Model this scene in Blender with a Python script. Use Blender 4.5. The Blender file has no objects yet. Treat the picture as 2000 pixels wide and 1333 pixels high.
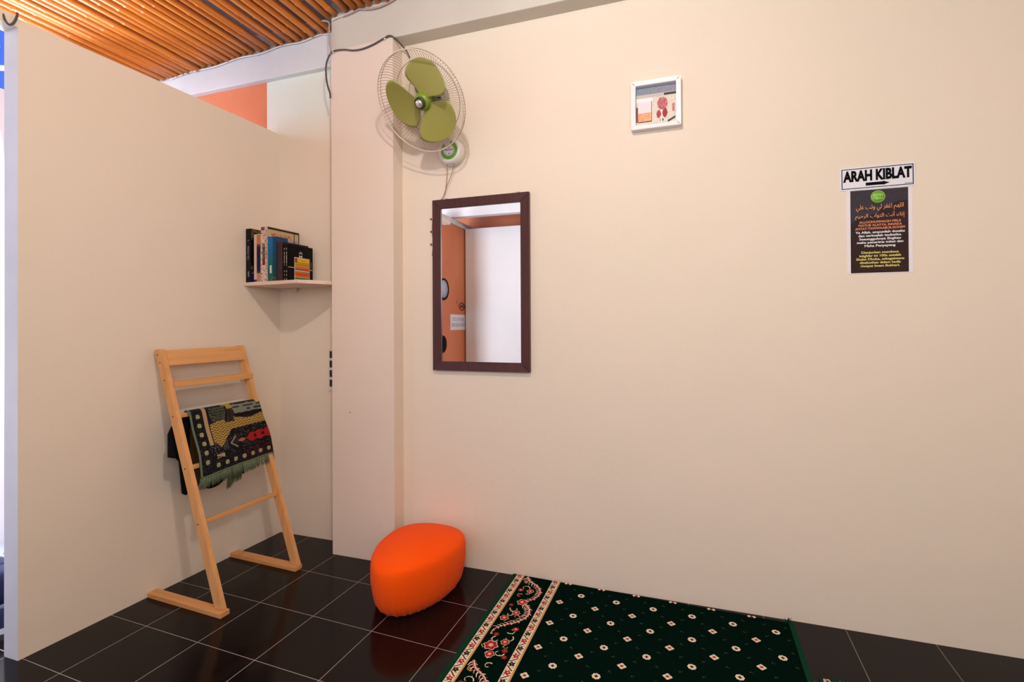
import bpy, bmesh, math, random
from mathutils import Vector, Matrix
random.seed(7)
SC = bpy.context.scene
COL = SC.collection
R = math.radians

# ------------------------------------------------------------------ camera
cam_data = bpy.data.cameras.new('camera')
cam = bpy.data.objects.new('camera', cam_data)
COL.objects.link(cam)
cam_data.sensor_fit = 'HORIZONTAL'
cam_data.sensor_width = 36.0
cam_data.lens = 973.5 / 2000 * 36.0
cam_data.shift_x = 5.47 / 2000
cam_data.shift_y = -38.15 / 2000
cam_data.clip_start = 0.05
cam.location = (0, 0, 1.2476)
_y, _p, _r = R(18.7304), R(0.3098), R(-0.2939)
_fw = Vector((-math.sin(_y) * math.cos(_p), math.cos(_y) * math.cos(_p), math.sin(_p)))
_rt = Vector((math.cos(_y), math.sin(_y), 0))
_up = _rt.cross(_fw)
_rt2 = _rt * math.cos(_r) + _up * math.sin(_r)
_up2 = _rt2.cross(_fw)
cam.rotation_euler = Matrix((( _rt2.x, _up2.x, -_fw.x), (_rt2.y, _up2.y, -_fw.y), (_rt2.z, _up2.z, -_fw.z))).to_euler()
SC.camera = cam

# ------------------------------------------------------------------ colour management
SC.view_settings.view_transform = 'Standard'
SC.view_settings.look = 'None'
SC.view_settings.gamma = 1
SC.view_settings.use_curve_mapping = False
SC.view_settings.exposure = 0.20

# ------------------------------------------------------------------ world (daylight outside the doorway)
world = bpy.data.worlds.new('daylight')
SC.world = world
world.use_nodes = True
_bg = world.node_tree.nodes['Background']
_bg.inputs[0].default_value = (0.60, 0.72, 1.0, 1)
_bg.inputs[1].default_value = 1.6


def light(name, kind, loc, energy, color, size=0.3, target=None, sizey=None):
    d = bpy.data.lights.new(name, kind)
    d.energy = energy
    d.color = color
    o = bpy.data.objects.new(name, d)
    COL.objects.link(o)
    o.location = loc
    if kind == 'AREA':
        d.size = size
        if sizey:
            d.shape = 'RECTANGLE'
            d.size_y = sizey
    else:
        d.shadow_soft_size = size
    if target is not None:
        o.rotation_euler = (Vector(target) - Vector(loc)).to_track_quat('-Z', 'Y').to_euler()
    return o


light('room_lamp', 'POINT', (-0.40, 0.68, 2.76), 50, (1.0, 0.97, 0.92), 0.04)
light('room_fill', 'AREA', (0.6, -0.45, 1.9), 27, (1.0, 0.97, 0.93), 2.6, (0.3, 2.4, 0.7), 0.9)  # unseen soft fill added behind the camera to even out the walls
light('daylight_over_partition', 'AREA', (-4.9, 1.2, 2.55), 44, (0.74, 0.85, 1.0), 1.2, (-2.2, 2.3, 2.6))
light('doorway_daylight', 'AREA', (-3.35, 2.0, 1.7), 76, (0.84, 0.91, 1.0), 0.7, (-2.05, -1.18, 1.25), 1.5)


# ------------------------------------------------------------------ materials
def lin(r, g, b):
    f = lambda c: (c / 255 / 12.92) if c / 255 <= 0.04045 else ((c / 255 + 0.055) / 1.055) ** 2.4
    return (f(r), f(g), f(b), 1)


def mat(name, col, rough=0.6, metal=0.0, spec=None, sheen=0.0):
    m = bpy.data.materials.new(name)
    m.use_nodes = True
    b = m.node_tree.nodes['Principled BSDF']
    b.inputs['Base Color'].default_value = col
    b.inputs['Roughness'].default_value = rough
    b.inputs['Metallic'].default_value = metal
    if spec is not None:
        b.inputs['Specular IOR Level'].default_value = spec
    if sheen:
        b.inputs['Sheen Weight'].default_value = sheen
    return m


class NT:
    def __init__(s, m):
        s.m = m; s.t = m.node_tree; s.b = s.t.nodes['Principled BSDF']

    def n(s, typ, **kw):
        x = s.t.nodes.new(typ)
        for k, v in kw.items():
            if k.startswith('i_'):
                x.inputs[int(k[2:]) if k[2:].isdigit() else k[2:]].default_value = v
            else:
                setattr(x, k, v)
        return x

    def l(s, a, b):
        s.t.links.new(a, b)

    def math(s, op, a, b=None, c=None):
        x = s.n('ShaderNodeMath', operation=op)
        for i, v in enumerate((a, b, c)):
            if v is None:
                continue
            if isinstance(v, (int, float)):
                x.inputs[i].default_value = v
            else:
                s.l(v, x.inputs[i])
        return x.outputs[0]

    def mix(s, fac, a, b):
        x = s.n('ShaderNodeMix', data_type='RGBA')
        for i, v in ((0, fac), (6, a), (7, b)):
            if hasattr(v, 'is_linked'):
                s.l(v, x.inputs[i])
            else:
                x.inputs[i].default_value = v
        return x.outputs[2]

    def ramp(s, fac, stops):
        x = s.n('ShaderNodeValToRGB')
        e = x.color_ramp.elements
        while len(e) < len(stops):
            e.new(0.5)
        for k, (p, c) in zip(e, stops):
            k.position = p
            k.color = c
        s.l(fac, x.inputs[0])
        return x.outputs[0]


def plaster(name, col, col2, bump=0.12, specks=True, scale=1.0):
    m = mat(name, col, 0.62, spec=0.3)
    t = NT(m)
    co = t.n('ShaderNodeTexCoord').outputs['Object']
    n1 = t.n('ShaderNodeTexNoise', i_Scale=0.9 * scale, i_Detail=4.0, i_Roughness=0.6)
    t.l(co, n1.inputs['Vector'])
    f = t.ramp(n1.outputs['Fac'], [(0.38, (0, 0, 0, 1)), (0.62, (1, 1, 1, 1))])
    c = t.mix(f, col, col2)
    if specks:
        v = t.n('ShaderNodeTexVoronoi', i_Scale=3.1)
        t.l(co, v.inputs['Vector'])
        near = t.math('LESS_THAN', v.outputs['Distance'], 0.011)
        sel = t.n('ShaderNodeSeparateColor')
        t.l(v.outputs['Color'], sel.inputs[0])
        pick = t.math('GREATER_THAN', sel.outputs[0], 0.72)
        c = t.mix(t.math('MULTIPLY', near, pick), c, lin(120, 80, 65))
    t.l(c, t.b.inputs['Base Color'])
    n2 = t.n('ShaderNodeTexNoise', i_Scale=22.0, i_Detail=5.0)
    t.l(co, n2.inputs['Vector'])
    n3 = t.n('ShaderNodeTexNoise', i_Scale=4.0, i_Detail=2.0)
    t.l(co, n3.inputs['Vector'])
    h = t.math('ADD', n2.outputs['Fac'], t.math('MULTIPLY', n3.outputs['Fac'], 3.0))
    bp = t.n('ShaderNodeBump', i_Strength=bump, i_Distance=0.01)
    t.l(h, bp.inputs['Height'])
    t.l(bp.outputs[0], t.b.inputs['Normal'])
    return m


M = {}
M['cream'] = plaster('cream_wall_paint', lin(233, 217, 200), lin(230, 216, 198))
M['pillar'] = plaster('pillar_paint', lin(231, 213, 198), lin(228, 209, 194))
M['recess'] = plaster('recess_wall_paint_daylit_top', lin(233, 217, 200), lin(230, 216, 198))
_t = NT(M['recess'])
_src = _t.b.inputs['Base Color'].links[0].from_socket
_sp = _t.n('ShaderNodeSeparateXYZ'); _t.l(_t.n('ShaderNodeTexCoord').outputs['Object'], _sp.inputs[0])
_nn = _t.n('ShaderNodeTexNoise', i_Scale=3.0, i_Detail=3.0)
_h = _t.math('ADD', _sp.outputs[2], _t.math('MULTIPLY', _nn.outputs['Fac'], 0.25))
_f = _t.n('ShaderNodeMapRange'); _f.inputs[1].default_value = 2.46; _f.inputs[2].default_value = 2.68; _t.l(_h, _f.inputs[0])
_t.l(_t.mix(_f.outputs[0], _src, lin(222, 226, 214)), _t.b.inputs['Base Color'])  # whiter top: white plaster, plus daylight over the partition painted into the colour
M['beam'] = plaster('beam_paint', lin(212, 206, 194), lin(204, 196, 184))
M['white_plaster'] = plaster('white_plaster', lin(226, 226, 224), lin(208, 210, 214))
M['white_wall'] = plaster('white_wall_paint', lin(236, 236, 238), lin(228, 230, 234), specks=False)
M['orange_wall'] = plaster('orange_wall_paint', lin(222, 138, 98), lin(212, 122, 82), specks=False)
M['partition_end'] = plaster('partition_end_paint', lin(226, 226, 228), lin(206, 206, 210), specks=False)
M['ceiling_tan'] = plaster('tan_ceiling_board', lin(176, 140, 108), lin(160, 124, 92), specks=False)
M['roof'] = mat('roof_sheet_grey', lin(176, 182, 214), 0.6)

# floor tiles: 30 cm dark glossy tiles with thin pale grout, grid turned 2.25 degrees
m = mat('dark_floor_tiles', lin(40, 32, 32), 0.13, spec=0.15)
t = NT(m)
sx = t.n('ShaderNodeSeparateXYZ')
t.l(t.n('ShaderNodeTexCoord').outputs['Object'], sx.inputs[0])
ca, sa = math.cos(R(-2.25)), math.sin(R(-2.25))
px = t.math('SUBTRACT', sx.outputs[0], -1.778)
py = t.math('SUBTRACT', sx.outputs[1], 2.069)
u = t.math('ADD', t.math('MULTIPLY', px, ca), t.math('MULTIPLY', py, sa))
v = t.math('SUBTRACT', t.math('MULTIPLY', py, ca), t.math('MULTIPLY', px, sa))


def dist_to_line(w):
    k = t.math('DIVIDE', w, 0.3)
    k = t.math('SUBTRACT', k, t.math('ROUND', k))
    return t.math('MULTIPLY', t.math('ABSOLUTE', k), 0.3), t.math('FLOOR', t.math('DIVIDE', w, 0.3))


du, iu = dist_to_line(u)
dv, iv = dist_to_line(v)
dv = t.math('ADD', dv, t.math('GREATER_THAN', sx.outputs[1], 2.2))     # no cut row of tiles along the wall
d = t.math('MINIMUM', du, dv)
grout = t.math('LESS_THAN', d, 0.0014)
cell = t.n('ShaderNodeCombineXYZ')
t.l(iu, cell.inputs[0]); t.l(iv, cell.inputs[1])
wn = t.n('ShaderNodeTexWhiteNoise', noise_dimensions='2D')
t.l(cell.outputs[0], wn.inputs['Vector'])
nz = t.n('ShaderNodeTexNoise', i_Scale=6.0, i_Detail=6.0)
base = t.mix(wn.outputs['Value'], lin(12, 9, 9), lin(18, 12, 13))
base = t.mix(t.math('MULTIPLY', nz.outputs['Fac'], 0.25), base, lin(40, 30, 28))
nd = t.n('ShaderNodeTexNoise', i_Scale=1.7, i_Detail=3.0)
gfac = t.math('MULTIPLY', grout, t.math('ADD', t.math('MULTIPLY', nd.outputs['Fac'], 0.9), 0.3))
c = t.mix(gfac, base, lin(160, 146, 140))
t.l(c, t.b.inputs['Base Color'])
t.l(t.math('ADD', t.math('MULTIPLY', nz.outputs['Fac'], 0.16), t.math('ADD', t.math('MULTIPLY', grout, 0.5), 0.06)), t.b.inputs['Roughness'])
bp = t.n('ShaderNodeBump', i_Strength=0.25, i_Distance=0.002)
t.l(t.math('SUBTRACT', t.math('MULTIPLY', nz.outputs['Fac'], 0.06), grout), bp.inputs['Height'])
t.l(bp.outputs[0], t.b.inputs['Normal'])
M['tiles'] = m


def wood(name, c1, c2, rough=0.5, axis='X', scale=1.0):
    m = mat(name, c1, rough)
    t = NT(m)
    co = t.n('ShaderNodeTexCoord').outputs['Object']
    mp = t.n('ShaderNodeMapping')
    s = {'X': (2, 40, 40), 'Y': (40, 2, 40), 'Z': (40, 40, 2)}[axis]
    mp.inputs['Scale'].default_value = [k * scale for k in s]
    t.l(co, mp.inputs['Vector'])
    n = t.n('ShaderNodeTexNoise', i_Scale=1.0, i_Detail=4.0, i_Distortion=0.6)
    t.l(mp.outputs[0], n.inputs['Vector'])
    c = t.ramp(n.outputs['Fac'], [(0.3, c1), (0.7, c2)])
    t.l(c, t.b.inputs['Base Color'])
    return m


M['pine'] = wood('light_pine', lin(214, 152, 92), lin(226, 170, 112), 0.5, 'Z')
M['pine_y'] = wood('light_pine_crosswise', lin(210, 148, 88), lin(226, 170, 112), 0.5, 'Y')
M['pine_x'] = wood('light_pine_lengthwise', lin(206, 142, 84), lin(222, 164, 104), 0.5, 'X')
M['mahogany'] = wood('dark_reddish_wood', lin(58, 22, 18), lin(78, 32, 24), 0.35, 'Z')
M['screw'] = mat('dark_screw', lin(35, 28, 26), 0.4, 0.6)

# bamboo: glossy orange-brown, nodes along Y
m = mat('varnished_bamboo', lin(190, 105, 35), 0.28)
t = NT(m)
tc = t.n('ShaderNodeTexCoord')
oi = t.n('ShaderNodeObjectInfo')
mp = t.n('ShaderNodeMapping'); mp.inputs['Scale'].default_value = (30, 1.5, 30)
t.l(tc.outputs['Object'], mp.inputs['Vector'])
n = t.n('ShaderNodeTexNoise', i_Scale=1.0, i_Detail=4.0, noise_dimensions='4D')
t.l(mp.outputs[0], n.inputs['Vector']); t.l(t.math('MULTIPLY', oi.outputs['Random'], 30.0), n.inputs['W'])
c1 = t.ramp(n.outputs['Fac'], [(0.25, lin(164, 88, 20)), (0.5, lin(212, 128, 44)), (0.75, lin(234, 160, 76))])
c2 = t.mix(t.math('MULTIPLY', oi.outputs['Random'], 0.55), c1, lin(186, 100, 28))
t.l(c2, t.b.inputs['Base Color'])
M['bamboo'] = m

M['mirror'] = mat('mirror_glass', (0.92, 0.93, 0.95, 1), 0.015, 1.0)
M['white_frame'] = mat('white_frame_lacquer', lin(238, 234, 236), 0.4)
M['white_plastic'] = mat('off_white_plastic', lin(222, 216, 206), 0.35)
M['black'] = mat('black_ink', lin(9, 8, 10), 0.8, spec=0.1)
M['white'] = mat('white_ink', lin(238, 234, 236), 0.6)
M['sign_white'] = mat('sign_white_vinyl', lin(224, 222, 232), 0.35)
M['green_cap'] = mat('green_badge', lin(112, 176, 56), 0.35)
M['badge_white'] = mat('badge_white', lin(232, 226, 236), 0.4)
M['ink_navy'] = mat('badge_ink', lin(50, 34, 70), 0.5)
M['lime_text'] = mat('lime_text', lin(190, 225, 120), 0.5)
M['gold_text'] = mat('orange_gold_text', lin(238, 160, 100), 0.5)
M['orange_text'] = mat('orange_text', lin(226, 136, 84), 0.5)
M['yellow_text'] = mat('yellow_text', lin(222, 210, 112), 0.5)
M['paper'] = mat('white_paper', lin(232, 224, 228), 0.6)
M['paper_edge'] = mat('cream_paper_edges', lin(214, 200, 176), 0.7)
M['chrome'] = mat('chrome_cap', lin(222, 216, 214), 0.22, 0.7)
M['motor'] = mat('grey_motor_housing', lin(168, 166, 166), 0.4, 0.2)
M['motor_dark'] = mat('dark_vent', lin(50, 46, 44), 0.6)
M['wire'] = mat('brownish_guard_wire', lin(176, 154, 136), 0.5, 0.1)
M['rim_wire'] = mat('cream_guard_rim', lin(214, 200, 180), 0.4, 0.1)
M['cable_black'] = mat('black_cable', lin(84, 76, 74), 0.5)
M['cable_white'] = mat('white_cable', lin(222, 214, 208), 0.5)
M['cable_pink'] = mat('greyish_cable', lin(178, 154, 148), 0.5)
M['string'] = mat('tan_cord', lin(158, 118, 92), 0.8)
M['leaf'] = mat('dark_green_leaf', lin(70, 96, 50), 0.5)

# fan blade: olive translucent plastic
m = mat('olive_green_blade_plastic', lin(178, 172, 88), 0.34)
m.node_tree.nodes['Principled BSDF'].inputs['Transmission Weight'].default_value = 0.0
t = NT(m)
tr = t.n('ShaderNodeBsdfTranslucent'); tr.inputs[0].default_value = lin(186, 184, 90)
mx = t.n('ShaderNodeMixShader'); mx.inputs[0].default_value = 0.28
t.l(t.b.outputs[0], mx.inputs[1]); t.l(tr.outputs[0], mx.inputs[2])
t.l(mx.outputs[0], t.t.nodes['Material Output'].inputs[0])
M['blade'] = m
M['hub'] = mat('green_fan_hub', lin(118, 140, 40), 0.3)
M['hub_dark'] = mat('dark_green_hub_ring', lin(50, 66, 26), 0.35)

# orange knitted pouf cover
m = mat('orange_stretch_cover', lin(255, 88, 2), 0.9, sheen=0.04, spec=0.15)
t = NT(m)
co = t.n('ShaderNodeTexCoord').outputs['Object']
n = t.n('ShaderNodeTexNoise', i_Scale=260.0, i_Detail=2.0)
n.inputs['Scale'].default_value = 260
t.l(co, n.inputs['Vector'])
n2 = t.n('ShaderNodeTexNoise', i_Scale=5.0, i_Detail=3.0)
t.l(co, n2.inputs['Vector'])
t.l(t.mix(n2.outputs['Fac'], lin(252, 78, 0), lin(255, 92, 2)), t.b.inputs['Base Color'])
bp = t.n('ShaderNodeBump', i_Strength=0.25, i_Distance=0.001)
t.l(n.outputs['Fac'], bp.inputs['Height']); t.l(bp.outputs[0], t.b.inputs['Normal'])
M['pouf'] = m


def fuzzy(name, col, col2, sc=180, rough=0.95, sheen=0.03):
    m = mat(name, col, rough, sheen=sheen, spec=0.02)
    t = NT(m)
    n = t.n('ShaderNodeTexNoise', i_Detail=3.0)
    n.inputs['Scale'].default_value = sc
    t.l(t.n('ShaderNodeTexCoord').outputs['Object'], n.inputs['Vector'])
    t.l(t.mix(n.outputs['Fac'], col, col2), t.b.inputs['Base Color'])
    bp = t.n('ShaderNodeBump', i_Strength=0.5, i_Distance=0.002)
    t.l(n.outputs['Fac'], bp.inputs['Height']); t.l(bp.outputs[0], t.b.inputs['Normal'])
    return m


M['carpet'] = fuzzy('dark_green_carpet_pile', lin(0, 14, 9), lin(1, 26, 18), sheen=0.0)
M['carpet_edge'] = fuzzy('green_carpet_binding', lin(2, 44, 28), lin(10, 66, 42))
M['c_cream'] = fuzzy('carpet_cream', lin(222, 204, 178), lin(236, 220, 196))
M['c_gold'] = fuzzy('carpet_gold_piping', lin(186, 140, 70), lin(206, 160, 92))
M['c_red'] = fuzzy('carpet_red', lin(150, 28, 30), lin(176, 42, 40))
M['c_pink'] = fuzzy('carpet_pink', lin(228, 140, 124), lin(238, 158, 140))
M['c_dark'] = fuzzy('carpet_dark_brown', lin(40, 24, 18), lin(58, 36, 26))
M['c_speck'] = fuzzy('carpet_muted_speck', lin(40, 66, 40), lin(70, 66, 40))
M['fringe'] = fuzzy('sage_green_fringe', lin(92, 106, 80), lin(128, 138, 108), 300)
M['rug_back'] = fuzzy('dark_rug_back', lin(16, 16, 22), lin(34, 30, 30), 300)
M['rug_band'] = fuzzy('olive_rug_band', lin(88, 66, 34), lin(104, 80, 44), 300)
M['rug_hem'] = fuzzy('sage_hem', lin(92, 108, 88), lin(116, 130, 106), 300)


def painted(name, rough=0.6, sheen=0.0, bump=0.0):
    m = mat(name, (1, 1, 1, 1), rough, sheen=sheen)
    t = NT(m)
    a = t.n('ShaderNodeVertexColor', layer_name='Print')
    t.l(a.outputs[0], t.b.inputs['Base Color'])
    if bump:
        n = t.n('ShaderNodeTexNoise', i_Detail=2.0)
        n.inputs['Scale'].default_value = 350
        t.l(t.n('ShaderNodeTexCoord').outputs['Object'], n.inputs['Vector'])
        bp = t.n('ShaderNodeBump', i_Strength=bump, i_Distance=0.001)
        t.l(n.outputs['Fac'], bp.inputs['Height']); t.l(bp.outputs[0], t.b.inputs['Normal'])
    return m


M['print'] = painted('printed_picture', 0.5)
M['print'].node_tree.nodes['Principled BSDF'].inputs['Specular IOR Level'].default_value = 0.2
M['poster'] = painted('printed_poster', 0.6)
M['poster'].node_tree.nodes['Principled BSDF'].inputs['Specular IOR Level'].default_value = 0.15
M['woven'] = painted('woven_pattern', 0.95, 0.1, 0.5)
M['woven'].node_tree.nodes['Principled BSDF'].inputs['Specular IOR Level'].default_value = 0.1


# ------------------------------------------------------------------ mesh helpers
def link(name, bm, m, parent=None, smooth=False, matrix=None):
    me = bpy.data.meshes.new(name)
    if matrix is not None:
        bm.transform(matrix)
    bmesh.ops.recalc_face_normals(bm, faces=bm.faces[:])
    bm.to_mesh(me); bm.free()
    for k in (m if isinstance(m, (list, tuple)) else [m]):
        me.materials.append(k)
    if smooth:
        for p in me.polygons:
            p.use_smooth = True
    o = bpy.data.objects.new(name, me)
    COL.objects.link(o)
    o.parent = parent
    return o


def smooth_by_angle(o, ang=35):
    me = o.data
    for p in me.polygons:
        p.use_smooth = True
    bm = bmesh.new(); bm.from_mesh(me)
    for e in bm.edges:
        e.smooth = len(e.link_faces) == 2 and e.calc_face_angle(0) < R(ang)
    bm.to_mesh(me); bm.free()
    return o


def tag(o, label=None, cat=None, group=None, kind=None):
    if label: o['label'] = label
    if cat: o['category'] = cat
    if group: o['group'] = group
    if kind: o['kind'] = kind
    return o


def empty(name, loc, rz=0.0):
    o = bpy.data.objects.new(name, None)
    o.empty_display_size = 0.1
    COL.objects.link(o)
    o.location = loc
    o.rotation_euler = (0, 0, rz)
    return o


def box(bm, lo, hi, bevel=0.0, mi=0):
    r = bmesh.ops.create_cube(bm, size=1.0)
    vs = r['verts']
    c = [(a + b) / 2 for a, b in zip(lo, hi)]
    s = [abs(b - a) for a, b in zip(lo, hi)]
    for v in vs:
        v.co = Vector((c[0] + v.co.x * s[0], c[1] + v.co.y * s[1], c[2] + v.co.z * s[2]))
    fs = set(f for v in vs for f in v.link_faces)
    for f in fs:
        f.material_index = mi
    if bevel > 0:
        es = list(set(e for v in vs for e in v.link_edges))
        bmesh.ops.bevel(bm, geom=es, offset=bevel, segments=2, affect='EDGES', profile=0.6, material=-1)
    return bm


def prism(bm, pts, axis, a, b, mi=0):
    """extrude a 2-D outline along an axis: x -> pts are (y,z); y -> (x,z); z -> (x,y)"""
    def P(p, q):
        return {'x': (q, p[0], p[1]), 'y': (p[0], q, p[1]), 'z': (p[0], p[1], q)}[axis]
    va = [bm.verts.new(P(p, a)) for p in pts]
    vb = [bm.verts.new(P(p, b)) for p in pts]
    fs = [bm.faces.new(va), bm.faces.new(vb[::-1])]
    n = len(pts)
    for i in range(n):
        fs.append(bm.faces.new((va[i], vb[i], vb[(i + 1) % n], va[(i + 1) % n])))
    for f in fs:
        f.material_index = mi
    return bm


def frame_at(d):
    d = d.normalized()
    a = Vector((0, 0, 1)) if abs(d.z) < 0.9 else Vector((1, 0, 0))
    u = a.cross(d).normalized()
    return u, d.cross(u)


def tube(bm, pts, r, seg=8, closed=False, caps=True, mi=0):
    pts = [Vector(p) for p in pts]
    n = len(pts)
    rs = r if isinstance(r, (list, tuple)) else [r] * n
    rings = []
    pu = None
    for i, p in enumerate(pts):
        if closed:
            d = pts[(i + 1) % n] - pts[i - 1]
        else:
            d = pts[min(i + 1, n - 1)] - pts[max(i - 1, 0)]
        if pu is None:
            u, w = frame_at(d)
        else:
            dn = d.normalized()
            u = (pu - dn * pu.dot(dn)).normalized()
            w = dn.cross(u)
        pu = u
        rings.append([bm.verts.new(p + (u * math.cos(2 * math.pi * k / seg) + w * math.sin(2 * math.pi * k / seg)) * rs[i]) for k in range(seg)])
    for i in range(n if closed else n - 1):
        a, b = rings[i], rings[(i + 1) % n]
        for k in range(seg):
            f = bm.faces.new((a[k], a[(k + 1) % seg], b[(k + 1) % seg], b[k]))
            f.material_index = mi
            f.smooth = True
    if caps and not closed:
        bm.faces.new(rings[0][::-1]).material_index = mi
        bm.faces.new(rings[-1]).material_index = mi
    return bm


def lathe(bm, prof, seg=32, mi=0, mtx=None):
    """prof: list of (radius, z)"""
    rings = []
    for r, z in prof:
        if r < 1e-6:
            rings.append([bm.verts.new((0, 0, z))])
        else:
            rings.append([bm.verts.new((r * math.cos(2 * math.pi * k / seg), r * math.sin(2 * math.pi * k / seg), z)) for k in range(seg)])
    for a, b in zip(rings, rings[1:]):
        for k in range(seg):
            k2 = (k + 1) % seg
            if len(a) == 1 and len(b) == 1:
                continue
            if len(a) == 1:
                f = bm.faces.new((a[0], b[k], b[k2]))
            elif len(b) == 1:
                f = bm.faces.new((a[k], a[k2], b[0]))
            else:
                f = bm.faces.new((a[k], a[k2], b[k2], b[k]))
            f.material_index = mi
            f.smooth = True
    if mtx is not None:
        vs = [v for rg in rings for v in rg]
        bmesh.ops.transform(bm, matrix=mtx, verts=vs)
    return bm


def spline(pts, sub=8):
    pts = [Vector(p) for p in pts]
    out = []
    for i in range(len(pts) - 1):
        p0 = pts[max(i - 1, 0)]; p1 = pts[i]; p2 = pts[i + 1]; p3 = pts[min(i + 2, len(pts) - 1)]
        for k in range(sub):
            t = k / sub
            out.append(0.5 * ((2 * p1) + (-p0 + p2) * t + (2 * p0 - 5 * p1 + 4 * p2 - p3) * t * t + (-p0 + 3 * p1 - 3 * p2 + p3) * t ** 3))
    out.append(pts[-1])
    return out


def grid_print(name, nu, nv, pos, paint, m, parent, thick=None):
    """a mesh grid following pos(u,v); each cell takes its colour from paint(u,v) (sRGB 0-255)"""
    me = bpy.data.meshes.new(name)
    vs = [tuple(pos(i / nu, j / nv)) for j in range(nv + 1) for i in range(nu + 1)]
    fs = [(j * (nu + 1) + i, j * (nu + 1) + i + 1, (j + 1) * (nu + 1) + i + 1, (j + 1) * (nu + 1) + i) for j in range(nv) for i in range(nu)]
    me.from_pydata(vs, [], fs)
    ca = me.color_attributes.new('Print', 'FLOAT_COLOR', 'CORNER')
    data = []
    for j in range(nv):
        for i in range(nu):
            c = lin(*paint((i + 0.5) / nu, (j + 0.5) / nv))
            data.extend(list(c) * 4)
    ca.data.foreach_set('color', data)
    me.materials.append(m)
    o = bpy.data.objects.new(name, me)
    COL.objects.link(o)
    o.parent = parent
    return o


def text_mesh(name, body, size, m, parent, loc, width=None, height=None, align='CENTER', depth=0.0004, spacing=1.0, bold=0.0):
    """lettering on a wall facing -Y; loc is the anchor (baseline centre) in the parent's frame"""
    cu = bpy.data.curves.new(name, 'FONT')
    cu.body = body
    cu.size = size
    cu.align_x = align
    cu.extrude = depth
    cu.offset = bold
    cu.space_character = spacing
    cu.resolution_u = 3
    tmp = bpy.data.objects.new(name, cu)
    COL.objects.link(tmp)
    dg = bpy.context.evaluated_depsgraph_get()
    me = bpy.data.meshes.new_from_object(tmp.evaluated_get(dg))
    bpy.data.objects.remove(tmp)
    bpy.data.curves.remove(cu)
    me.name = name
    xs = [v.co.x for v in me.vertices]; ys = [v.co.y for v in me.vertices]
    if xs:
        w0 = max(xs) - min(xs); h0 = max(ys) - min(ys); cx = (max(xs) + min(xs)) / 2; y0 = min(ys)
        fx = width / w0 if width else 1.0
        fy = height / h0 if height else (fx if width and not height else 1.0)
        if width and not height:
            fy = 1.0
        for v in me.vertices:
            v.co = Vector(((v.co.x - (cx if width else 0)) * fx, -v.co.z, (v.co.y - (y0 if height else 0)) * fy))
    me.materials.clear(); me.materials.append(m)
    o = bpy.data.objects.new(name, me)
    COL.objects.link(o)
    o.parent = parent
    o.location = loc
    return o


def struct(name, bm, m):
    o = link(name, bm, m)
    o['kind'] = 'structure'
    return o


# ------------------------------------------------------------------ the setting
B, RC, PF = 2.3595, 2.409, 2.2667       # main wall, recess wall, pillar / beam face
LW_ANG = -math.atan(0.05022)            # the partition leans 2.9 degrees off the square


def wx(y):                              # x of the partition's face at y
    return -2.2767 + 0.05022 * (y - 2.4526)


PX0, PX1 = -1.79, -1.4035
bm = bmesh.new(); box(bm, (-6, -1.7, -0.1), (2.6, 2.7, 0)); struct('floor', bm, M['tiles'])

bm = bmesh.new()
box(bm, (PX1 - 0.01, B, 0), (2.5, 2.65, 3.1))
struct('wall_back', bm, M['cream'])
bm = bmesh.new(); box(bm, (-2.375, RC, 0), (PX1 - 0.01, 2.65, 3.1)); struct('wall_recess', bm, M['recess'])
bm = bmesh.new(); box(bm, (-6, RC, 0), (-2.375, 2.65, 3.1)); struct('wall_hallway', bm, M['orange_wall'])
bm = bmesh.new(); box(bm, (PX0, PF, 0), (PX1, RC + 0.05, 2.75)); struct('wall_pillar', bm, M['pillar'])
bm = bmesh.new()
box(bm, (PX0, PF, 2.75), (2.5, B + 0.06, 3.12), 0.006)
struct('trim_1', bm, M['beam'])          # the concrete beam over the wall
bm = bmesh.new()
box(bm, (-6, 2.372, 2.735), (PX0 + 0.002, RC + 0.05, 3.1), 0.006)
struct('trim_2', bm, M['white_plaster'])

# partition (left wall of the room) with its pale end
y0, y1 = 1.176, RC + 0.003
bm = bmesh.new()
prism(bm, [(wx(y0), y0), (wx(y1), y1), (wx(y1) - 0.082, y1), (wx(y0) - 0.082, y0)], 'z', 0, 2.405)
bmesh.ops.recalc_face_normals(bm, faces=bm.faces[:])
bm.faces.ensure_lookup_table()
for f in bm.faces:
    n = f.normal
    if n.y < -0.9 or n.x < -0.5:
        f.material_index = 1
o = struct('wall_left', bm, [M['cream'], M['partition_end']])
# header over the doorway beside the partition
bm = bmesh.new()
prism(bm, [(wx(-0.4), -0.4), (wx(y0), y0), (wx(y0) - 0.082, y0), (wx(-0.4) - 0.082, -0.4)], 'z', 2.3725, 2.414)
struct('trim_3', bm, M['cream'])

# the far end of the room, seen in the mirror
bm = bmesh.new(); box(bm, (-2.58, -1.26, 0), (2.4, -1.18, 2.47)); struct('wall_front', bm, M['white_wall'])
bm = bmesh.new(); box(bm, (-3.4, -1.62, 0), (2.5, -1.5, 3.1)); struct('wall_rear', bm, M['orange_wall'])
bm = bmesh.new(); box(bm, (-2.7, -1.5, 0), (-2.6, -0.4, 2.47)); struct('wall_doorway_side', bm, M['orange_wall'])
bm = bmesh.new(); box(bm, (-2.72, -1.5, 2.47), (-2.58, -0.4, 2.535)); struct('trim_4', bm, M['white_plaster'])
bm = bmesh.new(); box(bm, (-2.72, -0.89, 2.545), (2.4, -0.79, 2.98)); struct('trim_5', bm, M['white_wall'])
bm = bmesh.new(); box(bm, (2.4, -1.6, 0), (2.5, B, 3.1)); struct('wall_right', bm, M['cream'])
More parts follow.
